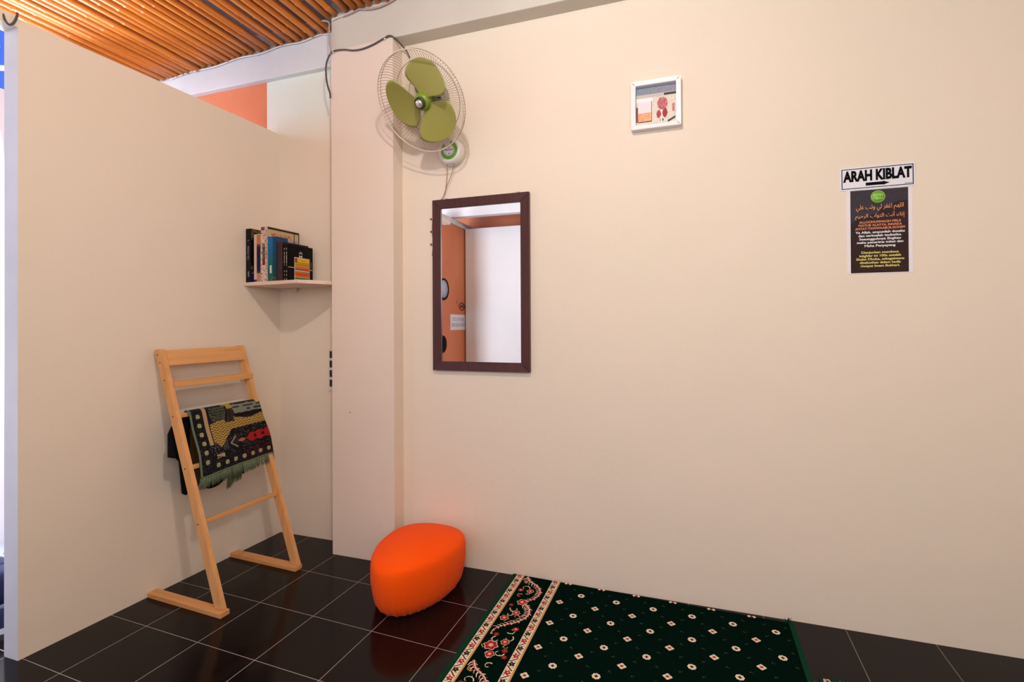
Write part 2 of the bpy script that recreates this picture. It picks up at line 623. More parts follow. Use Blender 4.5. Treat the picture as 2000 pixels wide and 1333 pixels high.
# roof sheet above the poles
bm = bmesh.new()
nx = 200
x0, x1 = -3.7, 2.5
top, bot = [], []
for i in range(nx + 1):
    x = x0 + (x1 - x0) * i / nx
    z = 3.02 + 0.012 * math.sin(x * 2 * math.pi / 0.076)
    bot.append((x, z)); top.append((x, z + 0.01))
prism(bm, bot + top[::-1], 'y', -1.6, 2.6)
struct('ceiling', bm, M['roof'])
# pale flat ceiling over the rest of the room
bm = bmesh.new(); box(bm, (-1.16, -1.5, 2.955), (2.4, PF + 0.01, 2.975)); struct('ceiling_board', bm, M['ceiling_tan'])

# ------------------------------------------------------------------ bamboo poles
random.seed(11)


def bamboo(x, z, r, ytop, ylow=-0.75):
    bm = bmesh.new()
    L = ytop - ylow
    pts, rs = [], []
    y = 0.0
    nodes = []
    q = random.uniform(0.05, 0.3)
    while q < L:
        nodes.append(q); q += random.uniform(0.24, 0.36)
    ys = sorted(set([0, L] + [i * L / 16 for i in range(1, 16)] + [k + dd for k in nodes for dd in (-0.012, -0.004, 0, 0.005, 0.013) if 0 < k + dd < L]))
    ph, am = random.uniform(0, 6), random.uniform(0.001, 0.0025)
    for yy in ys:
        bump = max([math.exp(-((yy - k) / 0.006) ** 2) for k in nodes] + [0])
        rs.append(r * (1 - 0.10 * yy / L) * (1 + 0.14 * bump))
        pts.append((am * math.sin(ph + yy * 2.3), -yy, am * math.cos(ph + yy * 1.7) - 0.012 * (yy / L)))
    tube(bm, pts, rs, 12)
    o = link('bamboo_pole', bm, M['bamboo'])
    o.location = (x, ytop, z)
    o.rotation_euler = (0, 0, random.uniform(-0.0015, 0.0015))
    return o


x = -3.30
while x < -1.2:
    r = random.uniform(0.0165, 0.0205)
    z = 2.90 + 0.05 * (x + 2.3) * 1.0 + 0.019 + random.uniform(-0.004, 0.006)
    o = bamboo(x, z, r, (2.366 if x < PX0 - 0.02 else 2.262))
    tag(o, 'long varnished orange-brown bamboo pole laid in the row under the roof at upper left', 'bamboo pole', 'bamboo poles of the ceiling')
    x += r * 2 + (random.choice([0.005, 0.007, 0.010, 0.016]) if x < -2.55 else random.choice([0.006, 0.012, 0.018, 0.028, 0.034]))
# thicker pole ends sitting on top of the beam, cut at the wall
# ------------------------------------------------------------------ cables
def cable(name, pts, r, m, label, group=None, cat='cable', sub=6, clips=()):
    bm = bmesh.new(); tube(bm, spline(pts, sub), r, 6)
    if clips:
        root = empty(name, pts[0])
        c = link('cord', bm, m, root, matrix=Matrix.Translation(-Vector(pts[0])))
        for p in clips:
            bm = bmesh.new(); box(bm, (-0.005, -0.006, -0.009), (0.005, 0.001, 0.009), 0.0015)
            link('cable_clip', bm, M['white_plastic'], root, matrix=Matrix.Translation(Vector(p) - Vector(pts[0])))
        tag(root, label, cat, group)
        return root
    o = link(name, bm, m)
    tag(o, label, cat, group)
    return o


random.seed(3)
FB = 2.366
pts = []
px_ = [-3.13, -2.95, -2.75, -2.55, -2.38, -2.22, -2.08, -1.95, -1.85]
for i, xx in enumerate(px_):
    pts.append((xx, FB - 0.004, 2.862 + 0.046 * (xx + 3.1) + (0.006 if i % 2 else -0.005)))
pts += [(-1.80, 2.300, 2.915), (-1.775, PF - 0.006, 2.913), (-1.72, PF - 0.006, 2.922), (-1.65, PF - 0.006, 2.935), (-1.60, PF - 0.006, 2.965), (-1.555, PF - 0.006, 2.952), (-1.48, PF - 0.006, 2.965), (-1.36, PF - 0.006, 2.985), (-1.2, PF - 0.006, 3.0)]
cable('power_cable', pts, 0.0045, M['cable_white'], 'white cable strung along the top of the beam under the bamboo pole ends')
cable('power_cable', [(-1.70, PF - 0.012, 2.915), (-1.64, PF - 0.010, 2.925), (-1.60, PF - 0.010, 2.934), (-1.55, PF - 0.012, 2.922), (-1.48, PF - 0.012, 2.918), (-1.40, PF - 0.010, 2.935), (-1.32, PF - 0.010, 2.972), (-1.26, PF - 0.01, 3.01)], 0.004, M['cable_pink'],
      'greyish cable sagging below the white one at the right end of the bamboo poles')
cable('power_cable', [(-1.86, 2.30, 2.945), (-1.845, PF - 0.004, 2.925), (-1.80, PF - 0.007, 2.905), (-1.797, PF - 0.007, 2.85), (-1.795, PF - 0.007, 2.79), (-1.788, PF - 0.007, 2.745)], 0.0045, M['cable_pink'],
      'greyish cable dropping from the bamboo poles down the beam at the pillar corner')
P0 = (-1.790, PF - 0.007, 2.733)
cable('fan_cable', [P0, (-1.76, PF - 0.007, 2.742), (-1.70, PF - 0.007, 2.737), (-1.64, PF - 0.007, 2.722), (-1.58, PF - 0.007, 2.720), (-1.51, PF - 0.007, 2.733), (-1.45, PF - 0.007, 2.752), (-1.415, PF - 0.009, 2.757), (-1.392, PF + 0.01, 2.745), (-1.365, 2.330, 2.712), (-1.352, B - 0.006, 2.676), (-1.340, B - 0.006, 2.63), (-1.325, B - 0.006, 2.565), (-1.315, B - 0.008, 2.50), (-1.26, B - 0.03, 2.44), (-1.19, B - 0.08, 2.40), (-1.135, 2.20, 2.38)],
      0.0042, M['cable_black'], 'black cable looping over the pillar top and down behind the fan', clips=[(-1.772, PF - 0.004, 2.741), (-1.447, PF - 0.004, 2.753), (-1.349, B - 0.003, 2.672)])
cable('power_cable', [(-1.792, PF - 0.006, 2.73), (-1.815, PF - 0.002, 2.70), (-1.825, PF, 2.66), (-1.822, PF, 2.60), (-1.810, PF, 2.55), (-1.797, PF - 0.003, 2.52), (-1.794, PF - 0.003, 2.49)], 0.005, M['cable_black'],
      'short black cable curving down the left edge of the pillar top')
cable('power_cable', [(-1.895, 2.360, 3.0), (-1.88, 2.345, 2.965), (-1.865, 2.335, 2.935), (-1.86, 2.35, 2.915)], 0.003, M['cable_white'],
      'thin white wire end hanging among the bamboo pole tips above the pillar')
cable('cable_stub', [(-2.346, 1.135, 2.400), (-2.337, 1.138, 2.374), (-2.336, 1.148, 2.366), (-2.336, 1.160, 2.378), (-2.336, 1.170, 2.405), (-2.339, 1.174, 2.425)], 0.004, M['cable_black'],
      'small dark wire loop on the header at the near top corner of the partition')

# ------------------------------------------------------------------ wall socket strip on the recess wall
root = empty('wall_socket', (-1.915, RC, 0.985))
bm = bmesh.new(); box(bm, (-0.008, -0.009, -0.12), (0.07, -0.0003, 0.125), 0.003)
link('plate', bm, M['white_plastic'], root)
for k in range(4):
    bm = bmesh.new(); box(bm, (0.002, -0.0105, 0.072 - k * 0.055), (0.06, -0.009, 0.112 - k * 0.055), 0.001)
    link('socket_opening', bm, M['motor_dark'], root)
tag(root, 'tall white socket strip tucked on the recess wall beside the pillar edge', 'socket')

# ------------------------------------------------------------------ corner shelf
SB, ST = 1.468, 1.487
c0 = Vector((wx(2.155), 2.155, 0))
root = empty('corner_shelf', (-2.0, 2.3, SB))
out = [(wx(2.155) + 0.0005, 2.155), (-2.15, 2.138), (-2.02, 2.124), (-1.92, 2.113), (-1.885, 2.116), (-1.866, 2.128), (-1.838, 2.163), (-1.812, 2.205), (-1.796, 2.240), (-1.7925, 2.262), (-1.7925, RC - 0.0005), (wx(RC) + 0.0005, RC - 0.0005)]
bm = bmesh.new()
prism(bm, [(a + 2.0, b - 2.3) for a, b in out], 'z', 0.0, ST - SB)
bmesh.ops.bevel(bm, geom=[e for e in bm.edges if abs(e.verts[0].co.z - e.verts[1].co.z) < 1e-6], offset=0.003, segments=2, affect='EDGES')
M['shelf'] = plaster('shelf_paint', lin(234, 210, 194), lin(224, 198, 182), specks=False)
link('shelf_board', bm, M['shelf'], root)
for (x, y) in ((-0.16, 0.088), (0.135, 0.09)):
    bm = bmesh.new(); box(bm, (x - 0.02, y, -0.022), (x + 0.02, y + 0.018, -0.0002), 0.002)
    link('bracket', bm, M['shelf'], root)
tag(root, 'small pinkish-white corner shelf with a rounded front corner, holding books', 'shelf')

# ------------------------------------------------------------------ books
LW = LW_ANG


def book(label, x0, y0, w, depth, h, cover, pages=M['paper_edge'], group='books on the corner shelf', box_set=False):
    """spine faces -Y at (x0..x0+w, y0); covers run back along the partition"""
    root = empty('book', (x0, y0, ST), LW)
    bm = bmesh.new()
    th = 0.0022
    box(bm, (0, 0, 0), (w, th, h), 0.0008)
    box(bm, (0, th, 0), (th, depth, h))
    box(bm, (w - th, th, 0), (w, depth, h))
    link('cover', bm, cover, root)
    bm = bmesh.new(); box(bm, (th, th, 0.003), (w - th, depth - 0.004, h - 0.003))
    link('pages', bm, pages, root)
    tag(root, label, 'book', group)
    return root


def spine_print(root, w, h, paint, nu=24, nv=150, m0=0.0006):
    return grid_print('spine_print', nu, nv, lambda u, v: (0.001 + u * (w - 0.002), -m0, 0.004 + v * (h - 0.008)), paint, M['print'], root)


def cover_print(root, w, d, h, paint, nu=90, nv=110):
    return grid_print('cover_print', nu, nv, lambda u, v: (w + 0.0006, 0.003 + u * (d - 0.005), 0.003 + v * (h - 0.006)), paint, M['print'], root)


def hsh(*a):
    return (math.sin(sum(k * (12.9898 + 37.7 * i) for i, k in enumerate(a))) * 43758.5453) % 1.0


M['book_black'] = mat('black_book_cover', lin(10, 8, 9), 0.45, spec=0.25)
M['book_white'] = mat('white_book_cover', lin(206, 178, 160), 0.5)
M['book_cream'] = mat('cream_book_cover', lin(205, 184, 168), 0.45)
M['book_blue'] = mat('blue_book_cover', lin(14, 66, 112), 0.35)
M['book_maroon'] = mat('dark_maroon_cover', lin(44, 14, 20), 0.4)

bx = -2.2895
b = book('thick black-spined book against the partition, leftmost on the corner shelf', bx, 2.168, 0.036, 0.20, 0.302, M['book_black'])


def pt(u, v):
    if 0.35 < u < 0.65 and (0.42 < v < 0.68 or 0.78 < v < 0.8):
        return (118, 108, 116) if hsh(int(v * 60), int(u * 9)) > 0.35 else (40, 30, 36)
    if 0.1 < v < 0.2 and 0.4 < u < 0.7: return (130, 120, 140)
    return (14, 10, 12)


spine_print(b, 0.036, 0.302, pt)


def pt(u, v):
    if v > 0.80: return (60 + int(60 * hsh(int(u * 30), int(v * 40))), 84, 44) if hsh(int(u * 30), int(v * 40)) > .3 else (24, 26, 22)
    if v < 0.16: return (34, 22, 104)
    if v < 0.30: return (96, 110, 50) if hsh(int(u * 20), int(v * 40)) > .5 else (20, 18, 22)
    return (10, 9, 11)


cover_print(b, 0.036, 0.20, 0.302, pt)

b = book('shorter book with white, orange and navy spine, second from the left on the corner shelf', -2.236, 2.172, 0.050, 0.19, 0.268, M['book_white'])


def pt(u, v):
    if u < 0.40: return (206, 180, 162) if not (v < 0.05) else (60, 40, 120)
    if v > 0.79: return (196, 114, 72)
    if v > 0.74: return (90, 52, 40)
    if v > 0.22: return (28, 16, 66)
    if v > 0.18: return (90, 40, 40)
    return (186, 130, 106)


spine_print(b, 0.050, 0.268, pt, 24)
b = book('tallest book, cream illustrated spine and dark-bordered cover, on corner shelf', -2.184, 2.170, 0.046, 0.232, 0.308, M['book_cream'])


def pt(u, v):
    a = hsh(int(u * 11 + 1.5 * math.sin(v * 40)), int(v * 60 + math.sin(u * 6)))
    if v > 0.94: return (130, 60, 50) if u < 0.6 else (206, 180, 166)
    if 0.30 < v < 0.70 and 0.2 < u < 0.65: return (110, 40, 36) if v < 0.42 else ((140, 110, 60) if a > 0.4 else (50, 36, 40))
    if u > 0.8: return (120, 70, 60) if a > 0.6 else (214, 190, 176)
    return (216, 194, 180) if a > 0.22 else (110, 82, 74)


spine_print(b, 0.046, 0.308, pt)


def pt(u, v):
    if v > 0.965 or u > 0.975: return (52, 36, 30)
    if u > 0.82 and (u < 0.85): return (60, 44, 40)
    a = hsh(int(u * 60 + 2 * math.sin(v * 90)), int(v * 100 + 2 * math.sin(u * 50)))
    if v > 0.90: return (190, 168, 130)
    if v > 0.83: return (186, 90, 56) if a > 0.45 and 0.1 < u < 0.75 else (196, 172, 124)
    if v > 0.72: return [(196, 200, 204), (92, 120, 170), (170, 170, 150), (120, 96, 130)][int(a * 4)]
    return [(120, 90, 130), (140, 110, 120), (90, 70, 110), (60, 70, 120)][int(a * 4)]


cover_print(b, 0.046, 0.232, 0.308, pt, 110, 130)
b = book('blue to teal book with a small white sticker on its spine, on the corner shelf', -2.137, 2.170, 0.058, 0.085, 0.248, M['book_blue'])


def pt(u, v):
    if 0.24 < u < 0.48 and 0.18 < v < 0.36: return (206, 206, 186)
    k = v
    c = [a + (b_ - a) * (1 - k) for a, b_ in zip((22, 108, 176), (24, 92, 78))]
    a = hsh(int(u * 12 + math.sin(v * 50)), int(v * 50 + math.sin(u * 9)))
    if v < 0.1 and a > .5: return (90, 100, 84)
    if u > 0.62: c = [q * 0.68 for q in c]
    return tuple(q * (0.92 + 0.14 * a) for q in c)


spine_print(b, 0.058, 0.248, pt)
b = book('dark maroon book between the blue book and the black volumes', -2.078, 2.172, 0.042, 0.19, 0.218, M['book_maroon'])
for k, (lab) in enumerate(('slim black volume beside the maroon book, white lettering on its spine', 'slim black volume with line-art cover, rightmost on the corner shelf')):
    b = book(lab, -2.035 + k * 0.0150, 2.176, 0.0142, 0.185, 0.204, M['book_black'])

    def pt(u, v):
        if 0.3 < u < 0.7 and (0.86 < v < 0.91 or 0.42 < v < 0.80 and hsh(int(v * 60)) > 0.25 or v < 0.33 and hsh(int(v * 50), 3) > 0.4):
            return (176, 172, 168)
        return (8, 7, 9)
    spine_print(b, 0.0142, 0.204, pt, 12, 150)


def pt(u, v):
    if abs(v - (0.385 - 0.02 * u)) < 0.007 : return (196, 196, 190)
    # small hat and bow-tie line drawing
    du, dv = u - 0.50, v - 0.80
    if abs(du) < 0.085 and abs(dv) < 0.012: return (190, 184, 180)
    if abs(du) < 0.045 and 0 < dv < 0.05: return (150, 146, 150)
    dv = v - 0.715
    if abs(du) < 0.06 and abs(dv) < 0.008 + abs(du) * 0.55: return (214, 208, 206)
    if abs(u - 0.93) < 0.015 and 0.42 < v < 0.60: return (120, 110, 60)
    return (7, 6, 8)


cover_print(b, 0.0142, 0.185, 0.204, pt, 110, 120)

# yellow striped card leaning on the black volume
ux = -2.003
root = empty('striped_card', (ux, 2.222, ST), LW)
bm = bmesh.new(); box(bm, (0, 0, 0.0), (0.0008, 0.112, 0.137))
link('card', bm, M['paper'], root)


def pt(u, v):
    if u < 0.03 or u > 0.97 or v < 0.03 or v > 0.985: return (206, 186, 160)
    if v > 0.80: return (222, 176, 50) if not (0.45 < u < 0.7 and 0.86 < v < 0.89) and not (u < 0.18) else (150, 70, 30)
    s = int(v * 15)
    k = (v * 15) % 1.0
    if k > 0.72: return (40, 52, 44)
    return [(206, 170, 150), (86, 130, 106), (220, 170, 60), (226, 100, 44), (222, 92, 40), (226, 112, 50), (196, 200, 190), (216, 80, 50), (214, 120, 90), (222, 168, 50), (212, 150, 40), (226, 160, 46), (228, 176, 54), (120, 130, 60), (222, 176, 50)][min(s, 14)]


grid_print('card_print', 40, 60, lambda u, v: (0.0014, u * 0.112, 0.010 + v * 0.125), pt, M['print'], root)
root.rotation_euler = (0, 0, LW)
tag(root, 'small yellow and orange striped card propped against the black book cover', 'card')

# ------------------------------------------------------------------ ladder rack
LY0 = 1.66
ladder = empty('ladder_rack', (wx(1.875), 1.875, 0), LW)


def ly(y):  # world y -> local
    return y - 1.875


def sx_(z):  # back edge of a stile at height z, measured from the partition
    return 0.405 - (z - 0.025) * 0.3486


TOPZ = 1.137
for (ya, yb, nm) in ((1.658, 1.681, 'stile'), (2.084, 2.107, 'stile')):
    bm = bmesh.new()
    prism(bm, [(sx_(0.0225), 0.0225), (sx_(0.0225) + 0.050, 0.0225), (sx_(TOPZ) + 0.048, TOPZ - 0.006), (sx_(TOPZ) + 0.038, TOPZ + 0.004), (sx_(TOPZ), TOPZ)], 'y', ly(ya), ly(yb))
    bmesh.ops.bevel(bm, geom=bm.edges[:], offset=0.0025, segments=2, affect='EDGES')
    st = link('stile', bm, M['pine'], ladder)
    if ya < 2:
        for z, dx in ((1.113, .016), (1.078, .020), (0.997, .022), (0.835, .022), (0.607, .022), (0.371, .022)):
            bm = bmesh.new()
            lathe(bm, [(0, 0.0006), (0.0032, 0.0006), (0.0036, 0)], 10, mtx=Matrix.Translation((sx_(z) + dx, ly(ya) - 0.0001, z)) @ Matrix.Rotation(R(90), 4, 'X'))
            link('screw', bm, M['screw'], st)
for (ya, yb, xe) in ((1.637, 1.682, 0.470), (2.064, 2.110, 0.458)):
    bm = bmesh.new()
    box(bm, (0.004, ly(ya), 0), (xe, ly(yb), 0.0223), 0.003)
    link('foot_rail', bm, M['pine_x'], ladder)
# top board, leaning with the stiles
bm = bmesh.new()
yl, yr = ly(1.681), ly(2.084)
z0, z1 = 1.062, 1.134
prism(bm, [(sx_(z0) + 0.030, z0), (sx_(z0) + 0.044, z0 + 0.002), (sx_(z1) + 0.044, z1 + 0.002), (sx_(z1) + 0.030, z1)], 'y', yl, yr)
bmesh.ops.bevel(bm, geom=bm.edges[:], offset=0.0015, segments=2, affect='EDGES')
link('top_board', bm, M['pine_y'], ladder)
# small shelf: flat board with a raised front lip
zs = 0.990
bm = bmesh.new()
xs = sx_(zs)
box(bm, (xs - 0.010, yl, zs - 0.010), (xs + 0.054, yr, zs), 0.0015)
bs = link('small_shelf', bm, M['pine_y'], ladder)
bm = bmesh.new()
box(bm, (xs + 0.048, ly(1.682), zs - 0.026), (xs + 0.060, ly(2.104), zs + 0.003), 0.002)
link('shelf_lip', bm, M['pine_y'], bs)
for z in (0.835, 0.607, 0.371):
    bm = bmesh.new()
    xc = sx_(z) + 0.023
    box(bm, (xc - 0.009, yl, z - 0.010), (xc + 0.009, yr, z + 0.010), 0.004)
    link('rung', bm, M['pine_y'], ladder)
tag(ladder, 'light pine leaning ladder rack with a small shelf and foot rails, against the partition', 'ladder rack')

# ------------------------------------------------------------------ prayer rug over the rack
rug = empty('prayer_rug', (wx(1.875), 1.875, 0.835), LW)
z_r1 = 0.835; x_r1 = sx_(z_r1) + 0.023
z_r2 = 0.607; x_r2 = sx_(z_r2) + 0.023
# section curve of the front panel: over rung 1, resting on rung 2, then hanging
front = spline([(x_r1 - 0.014, z_r1 + 0.010), (x_r1 - 0.004, z_r1 + 0.019), (x_r1 + 0.010, z_r1 + 0.016), (x_r1 + 0.020, z_r1 + 0.002), (x_r1 + 0.045, z_r1 - 0.07), (x_r2 + 0.010, z_r2 + 0.05), (x_r2 + 0.020, z_r2 - 0.0), (x_r2 + 0.024, z_r2 - 0.045)][0:8] if False else
               [(x_r1 - 0.014, 0, z_r1 + 0.010), (x_r1 - 0.004, 0, z_r1 + 0.019), (x_r1 + 0.012, 0, z_r1 + 0.015), (x_r1 + 0.023, 0, z_r1 - 0.002), (x_r1 + 0.046, 0, z_r1 - 0.07), (x_r2 + 0.006, 0, z_r2 + 0.07), (x_r2 + 0.020, 0, z_r2 + 0.005), (x_r2 + 0.026, 0, z_r2 - 0.035)], 8)
LEN = [0.0]
for a, b_ in zip(front, front[1:]):
    LEN.append(LEN[-1] + (b_ - a).length)
TL = LEN[-1]


def along(s):
    s *= TL
    for i in range(len(front) - 1):
        if LEN[i + 1] >= s or i == len(front) - 2:
            k = (s - LEN[i]) / max(LEN[i + 1] - LEN[i], 1e-9)
            return front[i].lerp(front[i + 1], k)


FW0, FW1 = 1.722, 2.106


def fpos(u, s, off=0.0):
    """u 0..1 left to right, s 0 (behind the rung) .. 1 (bottom hem)"""
    p = along(s)
    wob = 0.004 * math.sin(u * 9 + 1) * max(0, s - 0.25) + 0.003 * math.sin(u * 21) * max(0, s - 0.5)
    y = FW0 + (FW1 - FW0) * u + 0.012 * s * (0.5 - u) * -1.2
    z = p.z - 0.835
    # left corner droops a little, right part pulled up
    z += s * (-0.020 * (1 - u) + 0.006 * u)
    return Vector((p.x + off + wob + 0.010 * s * (u > 0.8) * (u - 0.8) * 5, y - 1.875, z))


def rugpaint(u, s):
    black = (20, 18, 20); cream = (196, 186, 130); gold = (188, 150, 66)
    W, H = 0.384, TL
    X, Y = u * W, s * H           # metres from left / from top
    n = hsh(int(X / 0.0035), int(Y / 0.0035))
    if X < 0.008: return (98, 114, 92)
    # hem rows of flowers
    def flower(cx, cy, r=0.0115):
        d = math.hypot(X - cx, (Y - cy))
        an = math.atan2(Y - cy, X - cx)
        rr = r * (0.82 + 0.18 * math.cos(8 * an))
        if d < r * 0.32: return (150, 140, 90)
        if d < rr: return (196, 190, 138)
        return None
    for k in range(6):
        f = flower(0.035, 0.062 + k * 0.0415)
        if f: return f
    for k in range(7):
        f = flower(0.088 + 0.0455 * k, H - 0.030)
        if f: return f
    if X < 0.060 or Y > H - 0.058:
        if Y > H - 0.058 and X > 0.22: return (74, 26, 34) if n > 0.6 else (26, 18, 22)
        return (52, 52, 64) if n > 0.82 else black
    if X < 0.084:
        if Y < H - 0.125: return (196, 162, 116) if X < 0.080 else black
    fy = Y / H
    # dark tower foot at left
    if Y > H - 0.130 and X < 0.084 + (Y - (H - 0.130)) * 0.75 + 0.01:
        if Y > H - 0.075: return (196, 180, 130) if 0.085 < X < 0.125 and n > 0.2 else black
        return (110, 108, 84) if hsh(int(X / 0.006), int(Y / 0.005)) > 0.72 else (18, 18, 34)
    # green dome
    dx, dy = (X - 0.135) / 0.052, (Y - 0.055) / 0.070
    if dx * dx + dy * dy < 1.0 and Y > 0.03 and Y < 0.10:
        return (84, 92, 70) if dx * dx + dy * dy < 0.72 and not (int(Y / 0.006) % 2 and n > 0.5) else (22, 20, 24)
    # column
    if 0.165 < X < 0.215 and Y < 0.115:
        if Y < 0.05: return (184, 160, 70)
        return (70, 58, 48) if int(X / 0.004) % 2 else (28, 20, 22)
    # grey block
    if X > 0.205 + Y * 0.25 and Y < 0.100:
        if Y < 0.03: return black
        if Y > 0.082: return black
        return (138, 142, 122) if not (int(Y / 0.009) % 2 and hsh(int(Y / 0.009), int(X / 0.02)) > 0.4) else (50, 50, 52)
    # gold waves
    g0 = 0.100 + 0.012 * math.sin(X * 26); g1 = 0.150 + (0.10 * max(0, (0.19 - X)) / 0.1)
    if g0 < Y < g1 and X > 0.084:
        w = math.sin((Y + 0.004 * math.sin(X * 260)) / 0.0065 * math.pi)
        return (196, 160, 84) if w > -0.45 else (96, 70, 30)
    if Y <= g0: return (34, 28, 30)
    # red motif
    cy = H - 0.110 - (X - 0.2) * 0.03
    hw = 0.021 * min(1, max(0, (X - 0.235) / 0.05))
    if X > 0.245 and abs(Y - cy) < hw + 0.004 * math.sin(X * 120):
        if (abs(X - 0.300) < 0.008 or abs(X - 0.345) < 0.008) and abs(Y - cy) < 0.008: return (50, 16, 20)
        return (176, 30, 36)
    if 0.205 < X <= 0.245 and abs(Y - cy) < 0.010 * (1 - abs(X - 0.224) / 0.024): return (176, 112, 84)
    # grey chevrons
    q = abs(Y - cy) - (X - 0.165) * -0.9
    if 0.155 < X < 0.20 and abs(abs(Y - cy) - (X - 0.165) * 0.8) < 0.004: return (150, 150, 140)
    if 0.125 < X < 0.15 and abs(Y - cy) < 0.02 and int(X / 0.005) % 2: return (88, 88, 88)
    if n > 0.88: return (96, 84, 70)
    return black


# front panel (thick) and its woven face
bm = bmesh.new()
NU, NS = 16, 40
ga = [[bm.verts.new(fpos(i / NU, j / NS, 0)) for i in range(NU + 1)] for j in range(NS + 1)]
gb = [[bm.verts.new(fpos(i / NU, j / NS, -0.006) + Vector((0, 0, -0.001))) for i in range(NU + 1)] for j in range(NS + 1)]
for j in range(NS):
    for i in range(NU):
        bm.faces.new((ga[j][i], ga[j][i + 1], ga[j + 1][i + 1], ga[j + 1][i]))
        bm.faces.new((gb[j][i], gb[j + 1][i], gb[j + 1][i + 1], gb[j][i + 1]))
for j in range(NS):
    bm.faces.new((ga[j][0], ga[j + 1][0], gb[j + 1][0], gb[j][0]))
    bm.faces.new((ga[j][NU], gb[j][NU], gb[j + 1][NU], ga[j + 1][NU]))
for i in range(NU):
    bm.faces.new((ga[0][i], gb[0][i], gb[0][i + 1], ga[0][i + 1]))
    bm.faces.new((ga[NS][i], ga[NS][i + 1], gb[NS][i + 1], gb[NS][i]))
fp = link('front_panel', bm, M['rug_back'], rug, True)
grid_print('woven_face', 160, 130, lambda u, v: fpos(u, 0.02 + v * 0.975, 0.0012), lambda u, v: tuple(q_ * 0.86 for q_ in rugpaint(u, 0.02 + v * 0.975)), M['woven'], fp)
# hem cord along left edge and bottom
bm = bmesh.new()
tube(bm, [fpos(0, k / 30, 0.001) for k in range(31)], 0.0035, 6)
tube(bm, [fpos(k / 20, 1.0, 0.001) for k in range(21)], 0.0035, 6)
link('hem', bm, M['rug_hem'], rug)
# fringe
random.seed(5)
bm = bmesh.new()


def strand(bm, p, L, lean=0.0, lx=0.0):
    pts = [p, p + Vector((lx * .3 + random.uniform(-.002, .002), lean * 0.3, -L * 0.4)), p + Vector((lx + random.uniform(-.004, .004), lean + random.uniform(-.006, .006), -L))]
    tube(bm, pts, [0.0016, 0.0015, 0.0007], 4)


for k in range(420):
    u = random.random()
    p = fpos(u, 1.0, random.uniform(-0.006, 0.002))
    strand(bm, p, random.uniform(0.038, 0.055), random.uniform(-0.004, 0.002) - 0.012 * (u < 0.12), 0.004)
link('fringe', bm, M['fringe'], rug)
# back panel: hangs behind the rack, wider at the left
xb = x_r1 - 0.012
bm = bmesh.new()


def bpos(u, s, off):
    y = 1.660 + (2.06 - 1.660) * u - 0.0 * s
    zt = z_r1 + 0.012 - 0.835
    if u < 0.17:
        L = 0.20 if u < 0.12 else 0.20 + (u - 0.12) / 0.05 * 0.19
    else:
        L = 0.395 - 0.05 * max(0, (u - 0.5))
    L += 0.012 * math.sin(u * 14)
    zz = zt - s * L - 0.06 * max(0, (0.17 - u)) / 0.17 * (1 - s)
    return Vector((xb - 0.022 * min(1, s * 4) + off + 0.004 * math.sin(u * 22) * s, y - 1.875, zz))


ga = [[bm.verts.new(bpos(i / 24, j / 16, 0.004)) for i in range(25)] for j in range(17)]
gb = [[bm.verts.new(bpos(i / 24, j / 16, -0.006)) for i in range(25)] for j in range(17)]
for j in range(16):
    for i in range(24):
        f = bm.faces.new((ga[j][i], ga[j][i + 1], ga[j + 1][i + 1], ga[j + 1][i])); f.material_index = 1 if 6 <= i <= 8 else 0
        bm.faces.new((gb[j][i], gb[j + 1][i], gb[j + 1][i + 1], gb[j][i + 1]))
for j in range(16):
    bm.faces.new((ga[j][0], ga[j + 1][0], gb[j + 1][0], gb[j][0]))
    bm.faces.new((ga[j][24], gb[j][24], gb[j + 1][24], ga[j + 1][24]))
for i in range(24):
    bm.faces.new((ga[0][i], gb[0][i], gb[0][i + 1], ga[0][i + 1]))
    bm.faces.new((ga[16][i], ga[16][i + 1], gb[16][i + 1], gb[16][i]))
bp_ = link('back_panel', bm, [M['rug_back'], M['rug_band']], rug, True)
bm = bmesh.new()
for k in range(170):
    u = 0.62 + 0.22 * random.random()
    strand(bm, bpos(u, 0.97, 0.012) + Vector((0.05, 0, 0.04)), random.uniform(0.05, 0.075), -0.004, 0.0)
link('back_fringe', bm, M['fringe'], rug)
bm = bmesh.new(); box(bm, (-0.0006, -0.022, -0.034), (0.0006, 0.022, 0.0), 0.0)
tg = link('care_tag', bm, mat('care_tag_cloth', lin(176, 160, 168), 0.8), rug)
q = bpos(0.40, 0.97, 0.010)
tg.location = (q.x + 0.004, q.y + 0.0, q.z + 0.016); tg.rotation_euler = (R(-18), R(8), 0)
tg['label'] = 'pale cloth care tag'
tag(rug, 'black and gold patterned prayer rug with sage green fringe draped over the ladder rack', 'prayer rug')

# ------------------------------------------------------------------ orange pouf
prof = [(0.0, 0.70), (0.01, .77), (.04, .815), (.08, .86), (.16, .915), (.25, .95), (.5, 1.0), (.72, 1.0), (.79, .985), (.835, .955), (.865, .905), (.895, .82), (.94, .66), (.98, .50), (.995, .25), (1.0, 0.0)]
bm = bmesh.new()
SEG = 192
rings = []
ph = 0.262
for z, s in prof:
    if s == 0:
        rings.append([bm.verts.new((0, 0, z * ph))]); continue
    ring = []
    for k in range(SEG):
        a = 2 * math.pi * k / SEG
        c, si = math.cos(a), math.sin(a)
        e = 2 / 2.2
        fold = 1 + (0.016 * math.sin(a * 29 + 2 * math.sin(a * 3)) + 0.010 * math.sin(a * 47 + 1)) * max(0, 1 - z / 0.42) ** 1.8
        X = 0.266 * s * fold * abs(c) ** e * (1 if c >= 0 else -1)
        Y = 0.190 * s * fold * abs(si) ** e * (1 if si >= 0 else -1) * (1 + 0.26 * c)
        ring.append(bm.verts.new((X, Y, z * ph)))
    rings.append(ring)
